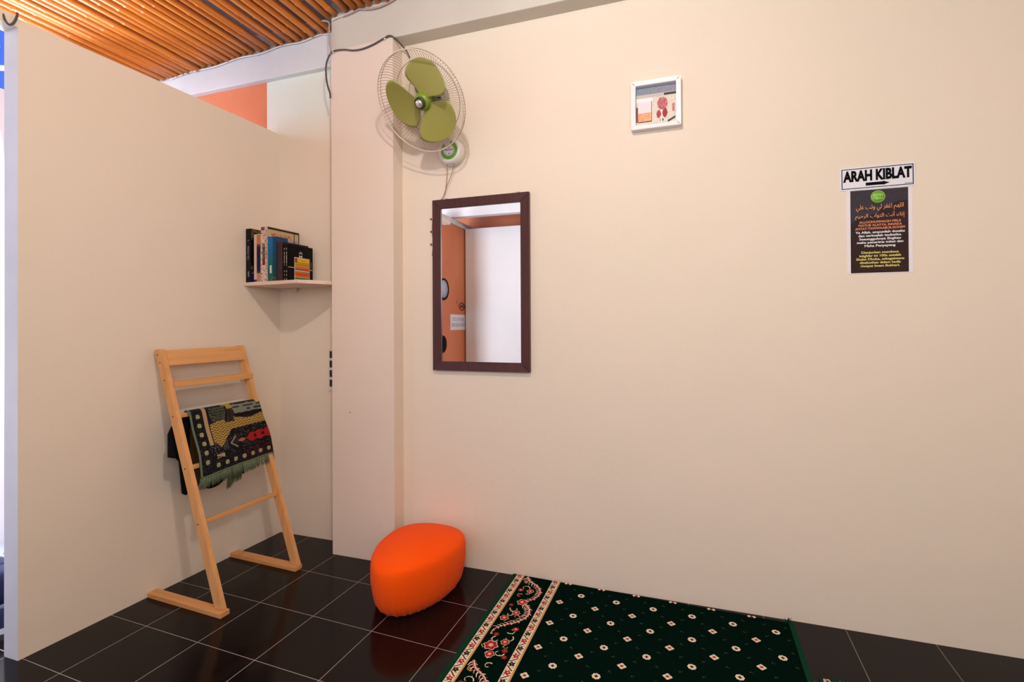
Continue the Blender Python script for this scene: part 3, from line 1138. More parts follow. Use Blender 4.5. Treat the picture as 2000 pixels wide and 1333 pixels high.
for a, b_ in zip(rings, rings[1:]):
    for k in range(SEG):
        k2 = (k + 1) % SEG
        if len(b_) == 1: bm.faces.new((a[k], a[k2], b_[0]))
        else: bm.faces.new((a[k], a[k2], b_[k2], b_[k]))
bm.faces.new(rings[0][::-1])
o = link('pouf', bm, M['pouf'], None, True)
o.location = (-1.166, 2.064, 0); o.rotation_euler = (0, 0, R(89.3))
tag(o, 'bright orange oval pouf on the dark floor in front of the pillar', 'pouf')

# ------------------------------------------------------------------ wall mirror
mr = empty('wall_mirror', (-0.949, B, 1.4535))
x0, x1, z0, z1 = -0.265, 0.262, -0.4435, 0.4435
fw = 0.046
yf = -0.024


def frame_bm(x0, x1, z0, z1, fw, yb, yf, bev, lipdrop=0.0):
    bm = bmesh.new()
    O = [(x0, z0), (x1, z0), (x1, z1), (x0, z1)]
    I = [(x0 + fw, z0 + fw), (x1 - fw, z0 + fw), (x1 - fw, z1 - fw), (x0 + fw, z1 - fw)]
    vo_b = [bm.verts.new((p[0], yb, p[1])) for p in O]; vo_f = [bm.verts.new((p[0], yf, p[1])) for p in O]
    vi_b = [bm.verts.new((p[0], yb, p[1])) for p in I]; vi_f = [bm.verts.new((p[0], yf + lipdrop, p[1])) for p in I]
    for k in range(4):
        k2 = (k + 1) % 4
        bm.faces.new((vo_f[k], vo_f[k2], vi_f[k2], vi_f[k]))
        bm.faces.new((vo_b[k], vo_b[k2], vi_b[k2], vi_b[k]))
        bm.faces.new((vo_b[k], vo_b[k2], vo_f[k2], vo_f[k]))
        bm.faces.new((vi_b[k], vi_b[k2], vi_f[k2], vi_f[k]))
    if bev:
        bmesh.ops.bevel(bm, geom=[e for e in bm.edges], offset=bev, segments=2, affect='EDGES')
    return bm


link('frame', frame_bm(x0, x1, z0, z1, fw, -0.0005, yf, 0.0015, 0.003), M['mahogany'], mr)
bm = bmesh.new(); box(bm, (x0 + fw - 0.004, -0.012, z0 + fw - 0.004), (x1 - fw + 0.004, -0.008, z1 - fw + 0.004))
link('glass', bm, M['mirror'], mr)
for xx in (-0.19, 0.20):
    bm = bmesh.new(); box(bm, (xx - 0.008, -0.004, z1 - 0.002), (xx + 0.008, -0.0005, z1 + 0.010), 0.001)
    hk = link('hanging_tab', bm, M['motor'], mr)
tag(mr, 'tall rectangular mirror in a dark reddish-brown frame on the back wall', 'mirror')

# thin vine decoration behind the mirror's left edge
vine = empty('hanging_vine', (-1.222, B, 1.80))
bm = bmesh.new(); tube(bm, spline([(0.006, -0.004, 0.05), (0.0, -0.004, 0.0), (-0.004, -0.004, -0.06), (0.002, -0.004, -0.12), (-0.004, -0.004, -0.19)], 5), 0.0012, 5)
link('stem', bm, M['string'], vine)
for z, s in ((-0.005, 1), (0.002, -1), (-0.055, 1), (-0.065, -1), (-0.125, 1), (-0.132, -1), (-0.18, 1)):
    bm = bmesh.new()
    pts = [(0, 0), (0.004, 0.006), (0.009, 0.009), (0.013, 0.006), (0.016, 0), (0.009, -0.003), (0.004, -0.002)]
    prism(bm, [(s * a * 0.8 - 0.002, z + b_) for a, b_ in pts], 'y', -0.006, -0.005)
    link('leaf', bm, M['leaf'], vine)
tag(vine, 'thin dried vine with small green leaves hanging along the left edge of the mirror', 'vine')

# ------------------------------------------------------------------ picture in a white frame
pc = empty('framed_picture', (-0.0895, B, 2.238))
hw_, hh_ = 0.1075, 0.1095
link('frame', frame_bm(-hw_, hw_, -hh_, hh_, 0.020, -0.0005, -0.034, 0.0015, 0.003), M['white_frame'], pc)


def art(u, v):
    n = hsh(int(u * 60), int(v * 60))
    if v > 0.93 and False: return (120, 120, 130)
    if v > 0.80: return (128 + 30 * n * u, 128 + 26 * n, 156)
    if v > 0.72:
        if u > 0.70 and abs(v - 0.76) < 0.03: return (60, 62, 58)
        return (198, 186, 180)
    if v > 0.62 and u < 0.42: return (236, 234, 240)
    # white card left with dark border
    if 0.06 < u < 0.40 and 0.10 < v < 0.62:
        if u > 0.385 or v < 0.13: return (90, 76, 84)
        if v < 0.34: return (224, 148, 104) if n > 0.4 else (236, 190, 150)
        return (240, 220, 226)
    if u < 0.06 and 0.12 < v < 0.5: return (130, 80, 86)
    # red round flower and two lower petals
    if math.hypot((u - 0.66) / 0.125, (v - 0.53) / 0.16) < 1: return (176, 84, 92) if n > 0.25 else (216, 150, 156)
    if math.hypot((u - 0.57) / 0.055, (v - 0.27) / 0.10) < 1: return (176, 62, 78)
    if math.hypot((u - 0.72) / 0.060, (v - 0.29) / 0.12) < 1: return (156, 56, 56)
    if abs(u - 0.64) < 0.02 and v < 0.4: return (236, 226, 216)
    if math.hypot((u - 0.64) / 0.045, (v - 0.12) / 0.05) < 1: return (44, 40, 46)
    if 0.78 < u < 0.97 and abs(v - (0.06 + (u - 0.78) * 0.5)) < 0.03: return (70, 62, 60)
    if abs(u - 0.93) < 0.03 and 0.3 < v < 0.5: return (206, 110, 120)
    return (226, 214, 206) if n > 0.3 else (206, 200, 176)


grid_print('picture', 70, 70, lambda u, v: (-0.0885 + u * 0.177, -0.008, -0.0905 + v * 0.181), art, M['print'], pc)
tag(pc, 'small square white box frame with a pale and red abstract picture, high on the wall', 'picture')

# ------------------------------------------------------------------ ARAH KIBLAT sign
sg = empty('direction_sign', (0.7558, B, 1.8293))
hw_, hh_ = 0.1275, 0.0465
bm = bmesh.new(); box(bm, (-hw_, -0.0022, -hh_), (hw_, -0.0003, hh_), 0.0006)
link('sign_board', bm, M['sign_white'], sg)
link('border_line', frame_bm(-0.1215, 0.1215, -0.0405, 0.0405, 0.0028, -0.0022, -0.0028, 0), M['black'], sg)
text_mesh('lettering', 'ARAH KIBLAT', 0.05, M['black'], sg, (0, -0.0027, -0.0125), width=0.232, height=0.045, bold=0.0024)
bm = bmesh.new()
prism(bm, [(-0.038, -0.0315), (0.020, -0.0315), (0.020, -0.0335), (0.043, -0.0255), (0.020, -0.0175), (0.020, -0.0195), (-0.038, -0.0195)], 'y', -0.0022, -0.0028)
link('arrow', bm, M['black'], sg)
bm = bmesh.new(); box(bm, (0.092, -0.0027, -0.0345), (0.116, -0.0022, -0.033))
link('fine_print', bm, M['black'], sg)
sg.rotation_euler = (0, R(-0.3), 0)
tag(sg, 'white rectangular sign reading ARAH KIBLAT with a black arrow pointing right', 'sign')

# ------------------------------------------------------------------ prayer poster
ps = empty('poster', (0.7620, B, 1.6130))
hw_, hh_ = 0.1115, 0.1690
bm = bmesh.new(); box(bm, (-hw_, -0.0016, -hh_), (hw_, -0.0003, hh_))
link('sheet', bm, M['paper'], ps)


def pp(u, v):
    ridge = 0.70 + 0.16 * u + 0.012 * math.sin(u * 17) if u > 0.5 else 0.60 + 0.10 * math.sin(u * 4)
    n = hsh(int(u * 50), int(v * 80))
    if v > ridge: c = (78, 72, 82)
    elif v > 0.45: c = (58 + 14 * u, 46, 50)
    else: c = (66, 42, 40)
    k = 0.72 + 0.08 * n
    return tuple(q * k for q in c)


grid_print('dark_print', 50, 80, lambda u, v: (-0.0975 + u * 0.195, -0.0019, -0.1665 + v * 0.3335), pp, M['poster'], ps)
bm = bmesh.new()
lathe(bm, [(0, 0.0004), (0.0235, 0.0004), (0.0235, 0)], 40, mtx=Matrix.Translation((-0.003, -0.0020, 0.1375)) @ Matrix.Rotation(R(90), 4, 'X'))
link('green_badge', bm, M['green_cap'], ps)
bm = bmesh.new()
tube(bm, [(-0.003 + 0.0235 * math.cos(a * math.pi / 24), -0.0024, 0.1375 + 0.0235 * math.sin(a * math.pi / 24)) for a in range(48)], 0.0008, 5, True)
link('badge_outline', bm, M['lime_text'], ps)
text_mesh('badge_lettering', 'YPMN', 0.012, M['lime_text'], ps, (-0.003, -0.0026, 0.1395), width=0.034, height=0.0095)
text_mesh('badge_lettering', 'Istighfar', 0.010, M['lime_text'], ps, (-0.003, -0.0026, 0.1262), width=0.036, height=0.008)

# Arabic lines, joined letter shapes written in visual order
F = dict(alef='\uFE8D', lam_i='\uFEDF', lam_m='\uFEE0', lam_f='\uFEDE', heh_m='\uFEEC', heh_i='\uFEEB', meem_f='\uFEE2', meem_i='\uFEE3', meem_is='\uFEE1', ghain_i='\uFECF', feh_m='\uFED4', reh_f='\uFEAE',
         yeh_f='\uFEF2', waw='\uFEED', teh_i='\uFE97', beh_f='\uFE90', ain_i='\uFECB', hamza_alef='\uFE87', noon_i='\uFEE7', noon_m='\uFEE8', kaf_f='\uFEDA', alef_h='\uFE83', teh_f='\uFE96', teh_m='\uFE98', waw_f='\uFEEE',
         beh_is='\uFE8F', reh_is='\uFEAD', hah_i='\uFEA3', yeh_m='\uFEF4')


def ar(*words):
    return ' '.join(''.join(F[k] for k in w.split()) [::-1] for w in words[::-1])


line1 = ar('alef lam_i lam_m heh_m meem_f', 'alef ghain_i feh_m reh_f', 'lam_i yeh_f', 'waw teh_i beh_f', 'ain_i lam_m yeh_f')
line2 = ar('hamza_alef noon_i kaf_f', 'alef_h noon_i teh_f', 'alef lam_i teh_m waw_f alef beh_is', 'alef lam_i reh_f hah_i yeh_m meem_f')
text_mesh('arabic_line', line1, 0.020, M['gold_text'], ps, (0.002, -0.0023, 0.0800), width=0.160, height=0.028)
text_mesh('arabic_line', line2, 0.020, M['gold_text'], ps, (0.002, -0.0023, 0.0475), width=0.166, height=0.028)


def zline(k):
    return k


rows = [('ALLOOHUMMAGH FIRLII', 0.140, 0.0330, 'orange_text'), ("WATUB 'ALAYYA, INNAKA", 0.148, 0.0200, 'orange_text'), ('ANTAT-TAWWAABUR-ROHIIM', 0.168, 0.0070, 'orange_text'),
        ('Ya Allah, ampunilah dosaku', 0.166, -0.0080, 'white'), ('dan terimalah taubatku.', 0.146, -0.0215, 'white'), ('Sesungguhnya Engkau', 0.140, -0.0350, 'white'), ('maha penerima tobat dan', 0.156, -0.0485, 'white'), ('Maha Penyayang', 0.104, -0.0625, 'white'),
        ('Dianjurkan membaca', 0.126, -0.0890, 'yellow_text'), ('istighfar ini 100x setelah', 0.140, -0.1025, 'yellow_text'), ('Shalat Dhuha, sebagaimana', 0.162, -0.1160, 'yellow_text'), ('disebutkan dalam hadis', 0.138, -0.1295, 'yellow_text'), ('riwayat Imam Bukhari.', 0.132, -0.1430, 'yellow_text')]
for body, w, z, mm in rows:
    text_mesh('text_line', body, 0.0125, M[mm], ps, (0.002, -0.0023, z), width=w, bold=0.0003)
tag(ps, 'dark brown prayer poster with orange, white and yellow text and a green badge', 'poster')

# ------------------------------------------------------------------ wall fan
FC = Vector((-1.136, 2.065, 2.281))
az, el = -0.20, 0.66
N = Vector((math.sin(az) * math.cos(el), -math.cos(az) * math.cos(el), -math.sin(el)))   # facing direction
U = N.cross(Vector((0, 0, 1))).normalized()
W = U.cross(N) * -1
W = N.cross(U) * 1.0
if W.z < 0: W = -W
FM = Matrix(((-U.x, W.x, N.x, 0), (-U.y, W.y, N.y, 0), (-U.z, W.z, N.z, 0), (0, 0, 0, 1)))
if FM.to_3x3().determinant() < 0:
    FM = Matrix(((U.x, W.x, N.x, 0), (U.y, W.y, N.y, 0), (U.z, W.z, N.z, 0), (0, 0, 0, 1)))
fan = empty('wall_fan', (-1.102, B, 2.137))
T0 = Matrix.Translation(FC - Vector(fan.location)) @ FM     # fan-head frame: +z faces the room, origin at guard rim centre
RG = 0.228


def fan_part(name, bm, m, parent=fan, smooth=False):
    return link(name, bm, m, parent, smooth, matrix=T0)


# guard: rear basket with radial wires
bm = bmesh.new()
ring = lambda r, z, n=72: [(r * math.cos(2 * math.pi * k / n), r * math.sin(2 * math.pi * k / n), z) for k in range(n)]
tube(bm, ring(RG - 0.001, -0.022), 0.0014, 5, True)
tube(bm, ring(0.172, -0.075), 0.0016, 5, True)
tube(bm, ring(0.110, -0.088), 0.0014, 5, True)
tube(bm, ring(0.052, -0.092), 0.0020, 5, True)
NW = 96
for k in range(NW):
    a = 2 * math.pi * k / NW
    c, s = math.cos(a), math.sin(a)
    prf = [(RG, 0.0), (RG - 0.002, -0.025), (RG - 0.016, -0.052), (0.172, -0.075), (0.112, -0.088), (0.052, -0.092)]
    tube(bm, [(r * c, r * s, z) for r, z in prf], 0.0010, 4, caps=False)
g = fan_part('guard', bm, M['wire'])
bm = bmesh.new(); tube(bm, ring(RG, 0.0), 0.0028, 8, True)
fan_part('guard_rim', bm, M['rim_wire'], g)
# blades
for k, a0 in enumerate((60, 181, 300)):
    bm = bmesh.new()
    NR, NA = 26, 16
    gv = []
    for i in range(NR + 1):
        t_ = math.sin(math.pi / 2 * i / NR)
        r = 0.026 + t_ * 0.166
        # leading / trailing edge angles (degrees) give a broad rounded paddle
        half = 20 + 26 * math.sin(math.pi * min(1, t_ * 0.62 + 0.22)) if t_ < 0.98 else 30
        wdt = 0.020 + 0.098 * math.sin(math.pi * 0.5 * min(1.0, t_ / 0.60)) ** 1.1
        if t_ > 0.50:
            wdt *= max(0.0, 1 - ((t_ - 0.50) / 0.5) ** 2.4) ** 0.5 * 0.98 + 0.02
        row = []
        for j in range(NA + 1):
            q = j / NA * 2 - 1
            x_ = r - 1.5 * (q * wdt) ** 2
            y_ = q * wdt - 0.016 * math.sin(math.pi * t_ * 0.8)
            z_ = -0.030 - y_ * 0.22 * (1 - 0.35 * t_) + 1.2 * (q * wdt) ** 2
            row.append((x_, y_, z_))
        gv.append(row)
    ca_, sa_ = math.cos(R(a0)), math.sin(R(a0))
    tp = [[bm.verts.new((x_ * ca_ - y_ * sa_, x_ * sa_ + y_ * ca_, z_)) for x_, y_, z_ in row] for row in gv]
    bt = [[bm.verts.new((x_ * ca_ - y_ * sa_, x_ * sa_ + y_ * ca_, z_ - 0.002)) for x_, y_, z_ in row] for row in gv]
    for i in range(NR):
        for j in range(NA):
            bm.faces.new((tp[i][j], tp[i + 1][j], tp[i + 1][j + 1], tp[i][j + 1]))
            bm.faces.new((bt[i][j], bt[i][j + 1], bt[i + 1][j + 1], bt[i + 1][j]))
    for i in range(NR):
        bm.faces.new((tp[i][0], bt[i][0], bt[i + 1][0], tp[i + 1][0]))
        bm.faces.new((tp[i][NA], tp[i + 1][NA], bt[i + 1][NA], bt[i][NA]))
    for j in range(NA):
        bm.faces.new((tp[0][j], tp[0][j + 1], bt[0][j + 1], bt[0][j]))
        bm.faces.new((tp[NR][j], bt[NR][j], bt[NR][j + 1], tp[NR][j + 1]))
    fan_part('blade', bm, M['blade'], fan, True)
bm = bmesh.new(); lathe(bm, [(0, -0.062), (0.036, -0.062), (0.042, -0.052), (0.041, -0.020), (0.036, -0.010), (0.030, -0.006), (0.022, -0.008), (0, -0.008)], 40)
hb = fan_part('hub', bm, M['hub'])
bm = bmesh.new(); lathe(bm, [(0.0275, -0.010), (0.0275, 0.002), (0.0235, 0.006), (0.0205, 0.003), (0.0205, -0.006)], 40)
fan_part('hub_ring', bm, M['hub_dark'], hb)
bm = bmesh.new(); lathe(bm, [(0.0185, -0.008), (0.0185, 0.006), (0.016, 0.011), (0.009, 0.014), (0, 0.015)], 32)
fan_part('nose_cap', bm, M['chrome'], hb)
# motor with vent slots
bm = bmesh.new(); lathe(bm, [(0, -0.085), (0.046, -0.085), (0.050, -0.094), (0.050, -0.140), (0.040, -0.162), (0.020, -0.172), (0, -0.173)], 36)
bm.transform(Matrix.Translation((0.026, -0.012, 0)))
mo = fan_part('motor', bm, M['motor'])
bm = bmesh.new()
for k in range(12):
    a = 2 * math.pi * k / 12
    mt = Matrix.Rotation(a, 4, 'Z')
    b2 = bmesh.new(); box(b2, (0.022, -0.003, -0.0852), (0.040, 0.003, -0.084)); b2.transform(mt)
    tmp = bpy.data.meshes.new('t'); b2.to_mesh(tmp); b2.free(); bm.from_mesh(tmp); bpy.data.meshes.remove(tmp)
bm.transform(Matrix.Translation((0.026, -0.012, 0)))
fan_part('vent_slot', bm, M['motor_dark'], mo)
# arm from the wall base up to the motor
inv = Matrix.Translation(-Vector(fan.location))
mpos = FC + N * -0.13 + FM.to_3x3() @ Vector((0.026, -0.012, 0))
bm = bmesh.new()
tube(bm, spline([Vector((-1.112, B - 0.045, 2.165)), Vector((-1.105, B - 0.075, 2.215)), Vector((-1.09, B - 0.11, 2.28)), mpos + Vector((0, 0.02, -0.01))], 6), 0.016, 12)
link('arm', bm, M['white_plastic'], fan, True, matrix=inv)
# round base on the wall
bm = bmesh.new(); lathe(bm, [(0, -0.0005), (0.070, -0.0005), (0.072, 0.004), (0.070, 0.030), (0.064, 0.044), (0.054, 0.052), (0, 0.052)], 48)
BT = Matrix.Rotation(R(90), 4, 'X')
bs_ = link('base', bm, M['white_plastic'], fan, matrix=BT)
bm = bmesh.new(); lathe(bm, [(0.0, 0.052), (0.046, 0.052), (0.046, 0.0535), (0.0, 0.0535)], 48)
link('green_label', bm, M['green_cap'], bs_, matrix=BT)
bm = bmesh.new(); lathe(bm, [(0.0, 0.0535), (0.029, 0.0535), (0.029, 0.0545), (0.0, 0.0545)], 40)
link('label_centre', bm, M['badge_white'], bs_, matrix=BT)
text_mesh('label_lettering', 'Miyako', 0.016, M['ink_navy'], bs_, (0, -0.0549, -0.004), width=0.047, height=0.012)
for zz, s in ((0.016, 1), (-0.018, -1)):
    bm = bmesh.new(); prism(bm, [(-0.0025, zz - 0.004 * s), (0.0025, zz - 0.004 * s), (0.0005, zz + 0.006 * s)], 'y', -0.0545, -0.0550)
    link('label_arrow', bm, M['ink_navy'], bs_)
# pull cords
for x0_, xs_ in ((-0.016, [(-0.016, -0.04, -0.064), (-0.024, -0.03, -0.13), (-0.040, -0.022, -0.21), (-0.075, -0.02, -0.255), (-0.098, -0.018, -0.30)]),
                 (0.022, [(0.022, -0.035, -0.060), (0.004, -0.03, -0.115), (-0.030, -0.024, -0.18), (-0.055, -0.02, -0.235), (-0.092, -0.018, -0.262)])):
    bm = bmesh.new(); tube(bm, spline(xs_, 6), 0.0018, 5)
    link('pull_cord', bm, M['string'], fan)
tag(fan, 'wall fan with three olive green blades and an open wire guard, above the mirror', 'fan')

# ------------------------------------------------------------------ green mosque carpet
CA = R(-1.5)
cp = empty('prayer_carpet', (-0.782, 2.352, 0), CA)
CW, CL = 1.225, 1.75
CT = 0.010


def cz(k=0):
    return CT + 0.0006 + 0.0004 * k


bm = bmesh.new()
# body, its far edge slightly ragged against the wall
top_pts = []
box(bm, (0.012, -CL, 0), (CW - 0.014, 0.0, CT), 0.002)
link('pile', bm, M['carpet'], cp)
for xa, xb2 in ((0.0, 0.019), (CW - 0.020, CW)):
    bm = bmesh.new(); box(bm, (xa, -CL, 0), (xb2, -0.001, CT + 0.002), 0.003)
    link('edge_binding', bm, M['carpet_edge'], cp)

PI = math.pi


def poly(bm, pts, z, mi=0):
    vs = [bm.verts.new((p[0], p[1], z)) for p in pts]
    f = bm.faces.new(vs); f.material_index = mi
    return f


def disc(bm, cx, cy, r, z, mi, n=12, lob=0, amp=0.0, ph=0.0):
    poly(bm, [(cx + r * (1 + amp * math.cos(lob * a + ph)) * math.cos(a), cy + r * (1 + amp * math.cos(lob * a + ph)) * math.sin(a)) for a in [2 * PI * k / n for k in range(n)]], z, mi)


def stroke(bm, pts, w, z, mi, taper=True):
    pts = [Vector((p[0], p[1], 0)) for p in pts]
    L, Rr = [], []
    n = len(pts)
    for i, p in enumerate(pts):
        d = pts[min(i + 1, n - 1)] - pts[max(i - 1, 0)]
        d = Vector((-d.y, d.x, 0)).normalized()
        ww = w * (1 - 0.75 * (i / (n - 1))) if taper else w
        L.append(p + d * ww / 2); Rr.append(p - d * ww / 2)
    for i in range(n - 1):
        vs = [bm.verts.new((q.x, q.y, z)) for q in (L[i], L[i + 1], Rr[i + 1], Rr[i])]
        bm.faces.new(vs).material_index = mi


mats = [M['c_cream'], M['c_gold'], M['c_red'], M['c_pink'], M['c_dark'], M['c_speck'], M['carpet']]
CREAM, GOLD, RED, PINK, DARK, SPECK, GREEN = range(7)
# narrow cream bands with alternating red and dark flowers
for ua, ub in ((0.020, 0.061), (0.200, 0.241)):
    bm = bmesh.new()
    poly(bm, [(ua, -0.001), (ub, -0.001), (ub, -CL + .002), (ua, -CL + .002)], cz(0), CREAM)
    poly(bm, [(ub - 0.007, -0.001), (ub, -0.001), (ub, -CL + .002), (ub - 0.007, -CL + .002)], cz(1), GOLD)
    poly(bm, [(ua, -0.001), (ua + 0.0016, -0.001), (ua + 0.0016, -CL + .002), (ua, -CL + .002)], cz(1), DARK)
    um = (ua + ub - 0.007) / 2
    k = 0
    vv = -0.012
    while vv > -CL + 0.03:
        mi = RED if k % 2 == 0 else DARK
        disc(bm, um, vv, 0.0115, cz(1), mi, 20, 5, 0.28, PI if k % 4 < 2 else 0)
        disc(bm, um + 0.002, vv + 0.001, 0.0042, cz(2), PINK if mi == RED else SPECK, 8)
        disc(bm, um, vv, 0.0018, cz(3), CREAM, 6)
        s = 1 if k % 2 else -1
        vm = vv - 0.0235
        stroke(bm, [(um - s * 0.013, vm + 0.012), (um - s * 0.004, vm + 0.004), (um + s * 0.004, vm - 0.004), (um + s * 0.013, vm - 0.011)], 0.0045, cz(1), DARK, False)
        stroke(bm, [(um + s * 0.012, vm + 0.010), (um + s * 0.004, vm + 0.006)], 0.0035, cz(1), RED if k % 3 == 0 else DARK)
        stroke(bm, [(um - s * 0.012, vm - 0.010), (um - s * 0.004, vm - 0.006)], 0.0035, cz(1), DARK)
        vv -= 0.047
        k += 1
    link('cream_band', bm, mats, cp)
# wide band with a scrolling vine, blossoms and leaves
random.seed(21)
bm = bmesh.new()
u0, u1 = 0.064, 0.197
um = (u0 + u1) / 2
per = 0.42


def comb(path, w, flip):
    """a curved stem with a comb of leaves along its inner side"""
    pth = [(p.x, p.y) for p in spline([(a_, b_, 0) for a_, b_ in path], 7)]
    stroke(bm, pth, w, cz(1), PINK)
    stroke(bm, [(a_ + 0.0015, b_) for a_, b_ in pth], w * 0.4, cz(3), CREAM)
    for i in range(2, len(pth) - 2, 2):
        d = Vector((pth[i + 1][0] - pth[i][0], pth[i + 1][1] - pth[i][1])).normalized()
        f_ = 1 - 0.45 * i / len(pth)
        for s_ in (1, -1):
            nrm = Vector((-d.y, d.x)) * s_
            inner = (s_ == flip)
            L = (0.027 if inner else 0.013) * f_ * random.uniform(0.85, 1.1)
            p0 = Vector(pth[i]); p1 = p0 + nrm * L * 0.55 + d * L * 0.15; p2 = p0 + nrm * L + d * L * 0.7
            if min(p1.x, p2.x) < u0 + 0.001 or max(p1.x, p2.x) > u1 - 0.001: continue
            stroke(bm, [p0, p1, p2], 0.0072, cz(2) if i % 2 else cz(1), (CREAM if i % 4 else PINK) if inner else (RED if i % 4 else CREAM))


def curl(cx, cy, r_, a0_, turn, mi):
    pts_ = []
    for q in range(9):
        a_ = a0_ + turn * q * 0.55
        rr = r_ * (1 - q * 0.075)
        pts_.append((min(max(cx + rr * math.cos(a_), u0 + .002), u1 - .002), cy + rr * math.sin(a_)))
    stroke(bm, pts_, 0.0046, cz(1), mi)
    for q in (2, 4, 6):
        x_, y_ = pts_[q]
        stroke(bm, [(x_, y_), (min(max(x_ + 0.006 * math.cos(a0_ + q), u0 + .002), u1 - .002), y_ + 0.008 * math.sin(a0_ + q))], 0.0040, cz(1), mi if q != 4 else RED)


per = 0.64
vb = -0.02
while vb < CL:
    A = [(0.078, 0.03), (0.100, 0.065), (0.150, 0.10), (0.176, 0.15), (0.165, 0.205), (0.132, 0.245)]
    Bp = [(0.132, 0.255), (0.166, 0.285), (0.178, 0.34), (0.150, 0.395), (0.110, 0.43), (0.078, 0.47), (0.076, 0.505)]
    ok = lambda P: [(a_, -(b_ + vb)) for a_, b_ in P if 0 < b_ + vb < CL - 0.01]
    for P, fl in ((A, -1), (Bp, -1)):
        P = ok(P)
        if len(P) > 3: comb(P, 0.0105, fl)
    for (cu_, cv_, r_, a_, tn, mi) in ((0.10, 0.13, 0.022, 0, 1, CREAM), (0.12, 0.17, 0.018, 2, -1, CREAM), (0.095, 0.20, 0.016, 1, 1, PINK), (0.11, 0.31, 0.022, 3, 1, CREAM), (0.10, 0.35, 0.018, 1, -1, CREAM), (0.135, 0.36, 0.014, 0, 1, PINK), (0.15, 0.46, 0.020, 4, 1, CREAM), (0.155, 0.51, 0.022, 1, -1, CREAM),
                                       (0.11, 0.53, 0.020, 2, 1, CREAM), (0.15, 0.60, 0.022, 0, -1, CREAM), (0.11, 0.62, 0.024, 5, 1, CREAM), (0.085, 0.575, 0.016, 3, 1, GOLD), (0.165, 0.56, 0.014, 2, 1, GOLD), (0.14, 0.04, 0.018, 1, 1, CREAM), (0.09, 0.08, 0.012, 2, 1, GOLD)):
        if 0.02 < cv_ + vb < CL - 0.03: curl(cu_, -(cv_ + vb), r_, a_, tn, mi)
    for (cu_, cv_, r_) in ((0.123, 0.250, 0.017), (0.105, 0.570, 0.021), (0.085, 0.155, 0.011), (0.090, 0.385, 0.014), (0.125, 0.335, 0.013), (0.163, 0.445, 0.011), (0.168, 0.585, 0.010), (0.178, 0.62, 0.009), (0.10, 0.50, 0.009), (0.15, 0.535, 0.013), (0.12, 0.62, 0.014), (0.13, 0.15, 0.012), (0.085, 0.285, 0.008)):
        y_ = -(cv_ + vb)
        if -CL + 0.03 < y_ < -0.02:
            r_ *= 1.15
            disc(bm, cu_, y_, r_, cz(3), RED, 24, 6, 0.15)
            if r_ > 0.0135: disc(bm, cu_, y_, r_ * 1.12, cz(2), CREAM, 24, 6, 0.15)
            disc(bm, cu_, y_, r_ * 0.45, cz(4), PINK if r_ > 0.012 else DARK, 10, 5, 0.2)
            disc(bm, cu_, y_, r_ * 0.16, cz(5), CREAM, 8)
    vb += per
link('scroll_band', bm, mats, cp)
# field motifs: red-centred diamonds and white rosettes on a lattice
bm = bmesh.new()
jj = 0
for j in range(11):
    for i in range(7):
        u_ = 0.279 + 0.1575 * i; v_ = 0.006 + 0.1640 * j
        if u_ < CW - 0.03 and v_ < CL - 0.03:
            for (du_, dv_) in ((0, 0.0085), (0, -0.0085), (0.0085, 0), (-0.0085, 0)):
                if v_ + abs(dv_) < 0.012 and dv_ > 0: continue
                disc(bm, u_ + du_, -v_ - dv_ if v_ > 0.02 else -v_ - abs(dv_) * .6, 0.0080, cz(0), CREAM, 8, 4, 0.10)
            disc(bm, u_, -max(v_, 0.008), 0.0052, cz(1), RED, 8)
            for a in (0.785, 2.356, 3.927, 5.498):
                if v_ > 0.02: disc(bm, u_ + 0.0068 * math.cos(a), -v_ + 0.0068 * math.sin(a), 0.0016, cz(2), RED, 6)
        u2 = u_ + 0.080; v2 = v_ + 0.083
        if u2 < CW - 0.03 and v2 < CL - 0.03:
            disc(bm, u2, -v2, 0.0150, cz(0), CREAM, 24, 8, 0.10)
            disc(bm, u2, -v2, 0.0062, cz(1), DARK, 16, 4, 0.35)
            # muted sprigs between
        for (du_, dv_) in ((0.04, 0.042), (0.118, 0.042), (0.04, 0.125), (0.118, 0.125)):
            u3, v3 = u_ + du_, v_ + dv_
            if 0.26 < u3 < CW - 0.04 and v3 < CL - 0.03:
                s = 1 if (i + j) % 2 else -1
                disc(bm, u3, -v3, 0.0040, cz(0), SPECK, 6, 3, 0.3)
                disc(bm, u3 + 0.007, -v3 + s * 0.004, 0.0024, cz(0), SPECK, 5)
link('field_motifs', bm, mats, cp)
# loose thread tuft on the far right corner
bm = bmesh.new()
random.seed(9)
for k in range(16):
    a = random.uniform(0, 6.28)
    p = Vector((CW - 0.018 + random.uniform(-0.010, 0.010), -0.006, 0.008))
    tube(bm, [p, p + Vector((0.004 * math.cos(a), 0.0, 0.012)), p + Vector((0.008 * math.cos(a), 0.0, random.uniform(0.014, 0.030)))], [0.0012, 0.001, 0.0005], 4)
link('thread_tuft', bm, M['carpet_edge'], cp)
tag(cp, 'dark green carpet runner with small white rosettes and a cream and red floral border', 'carpet')

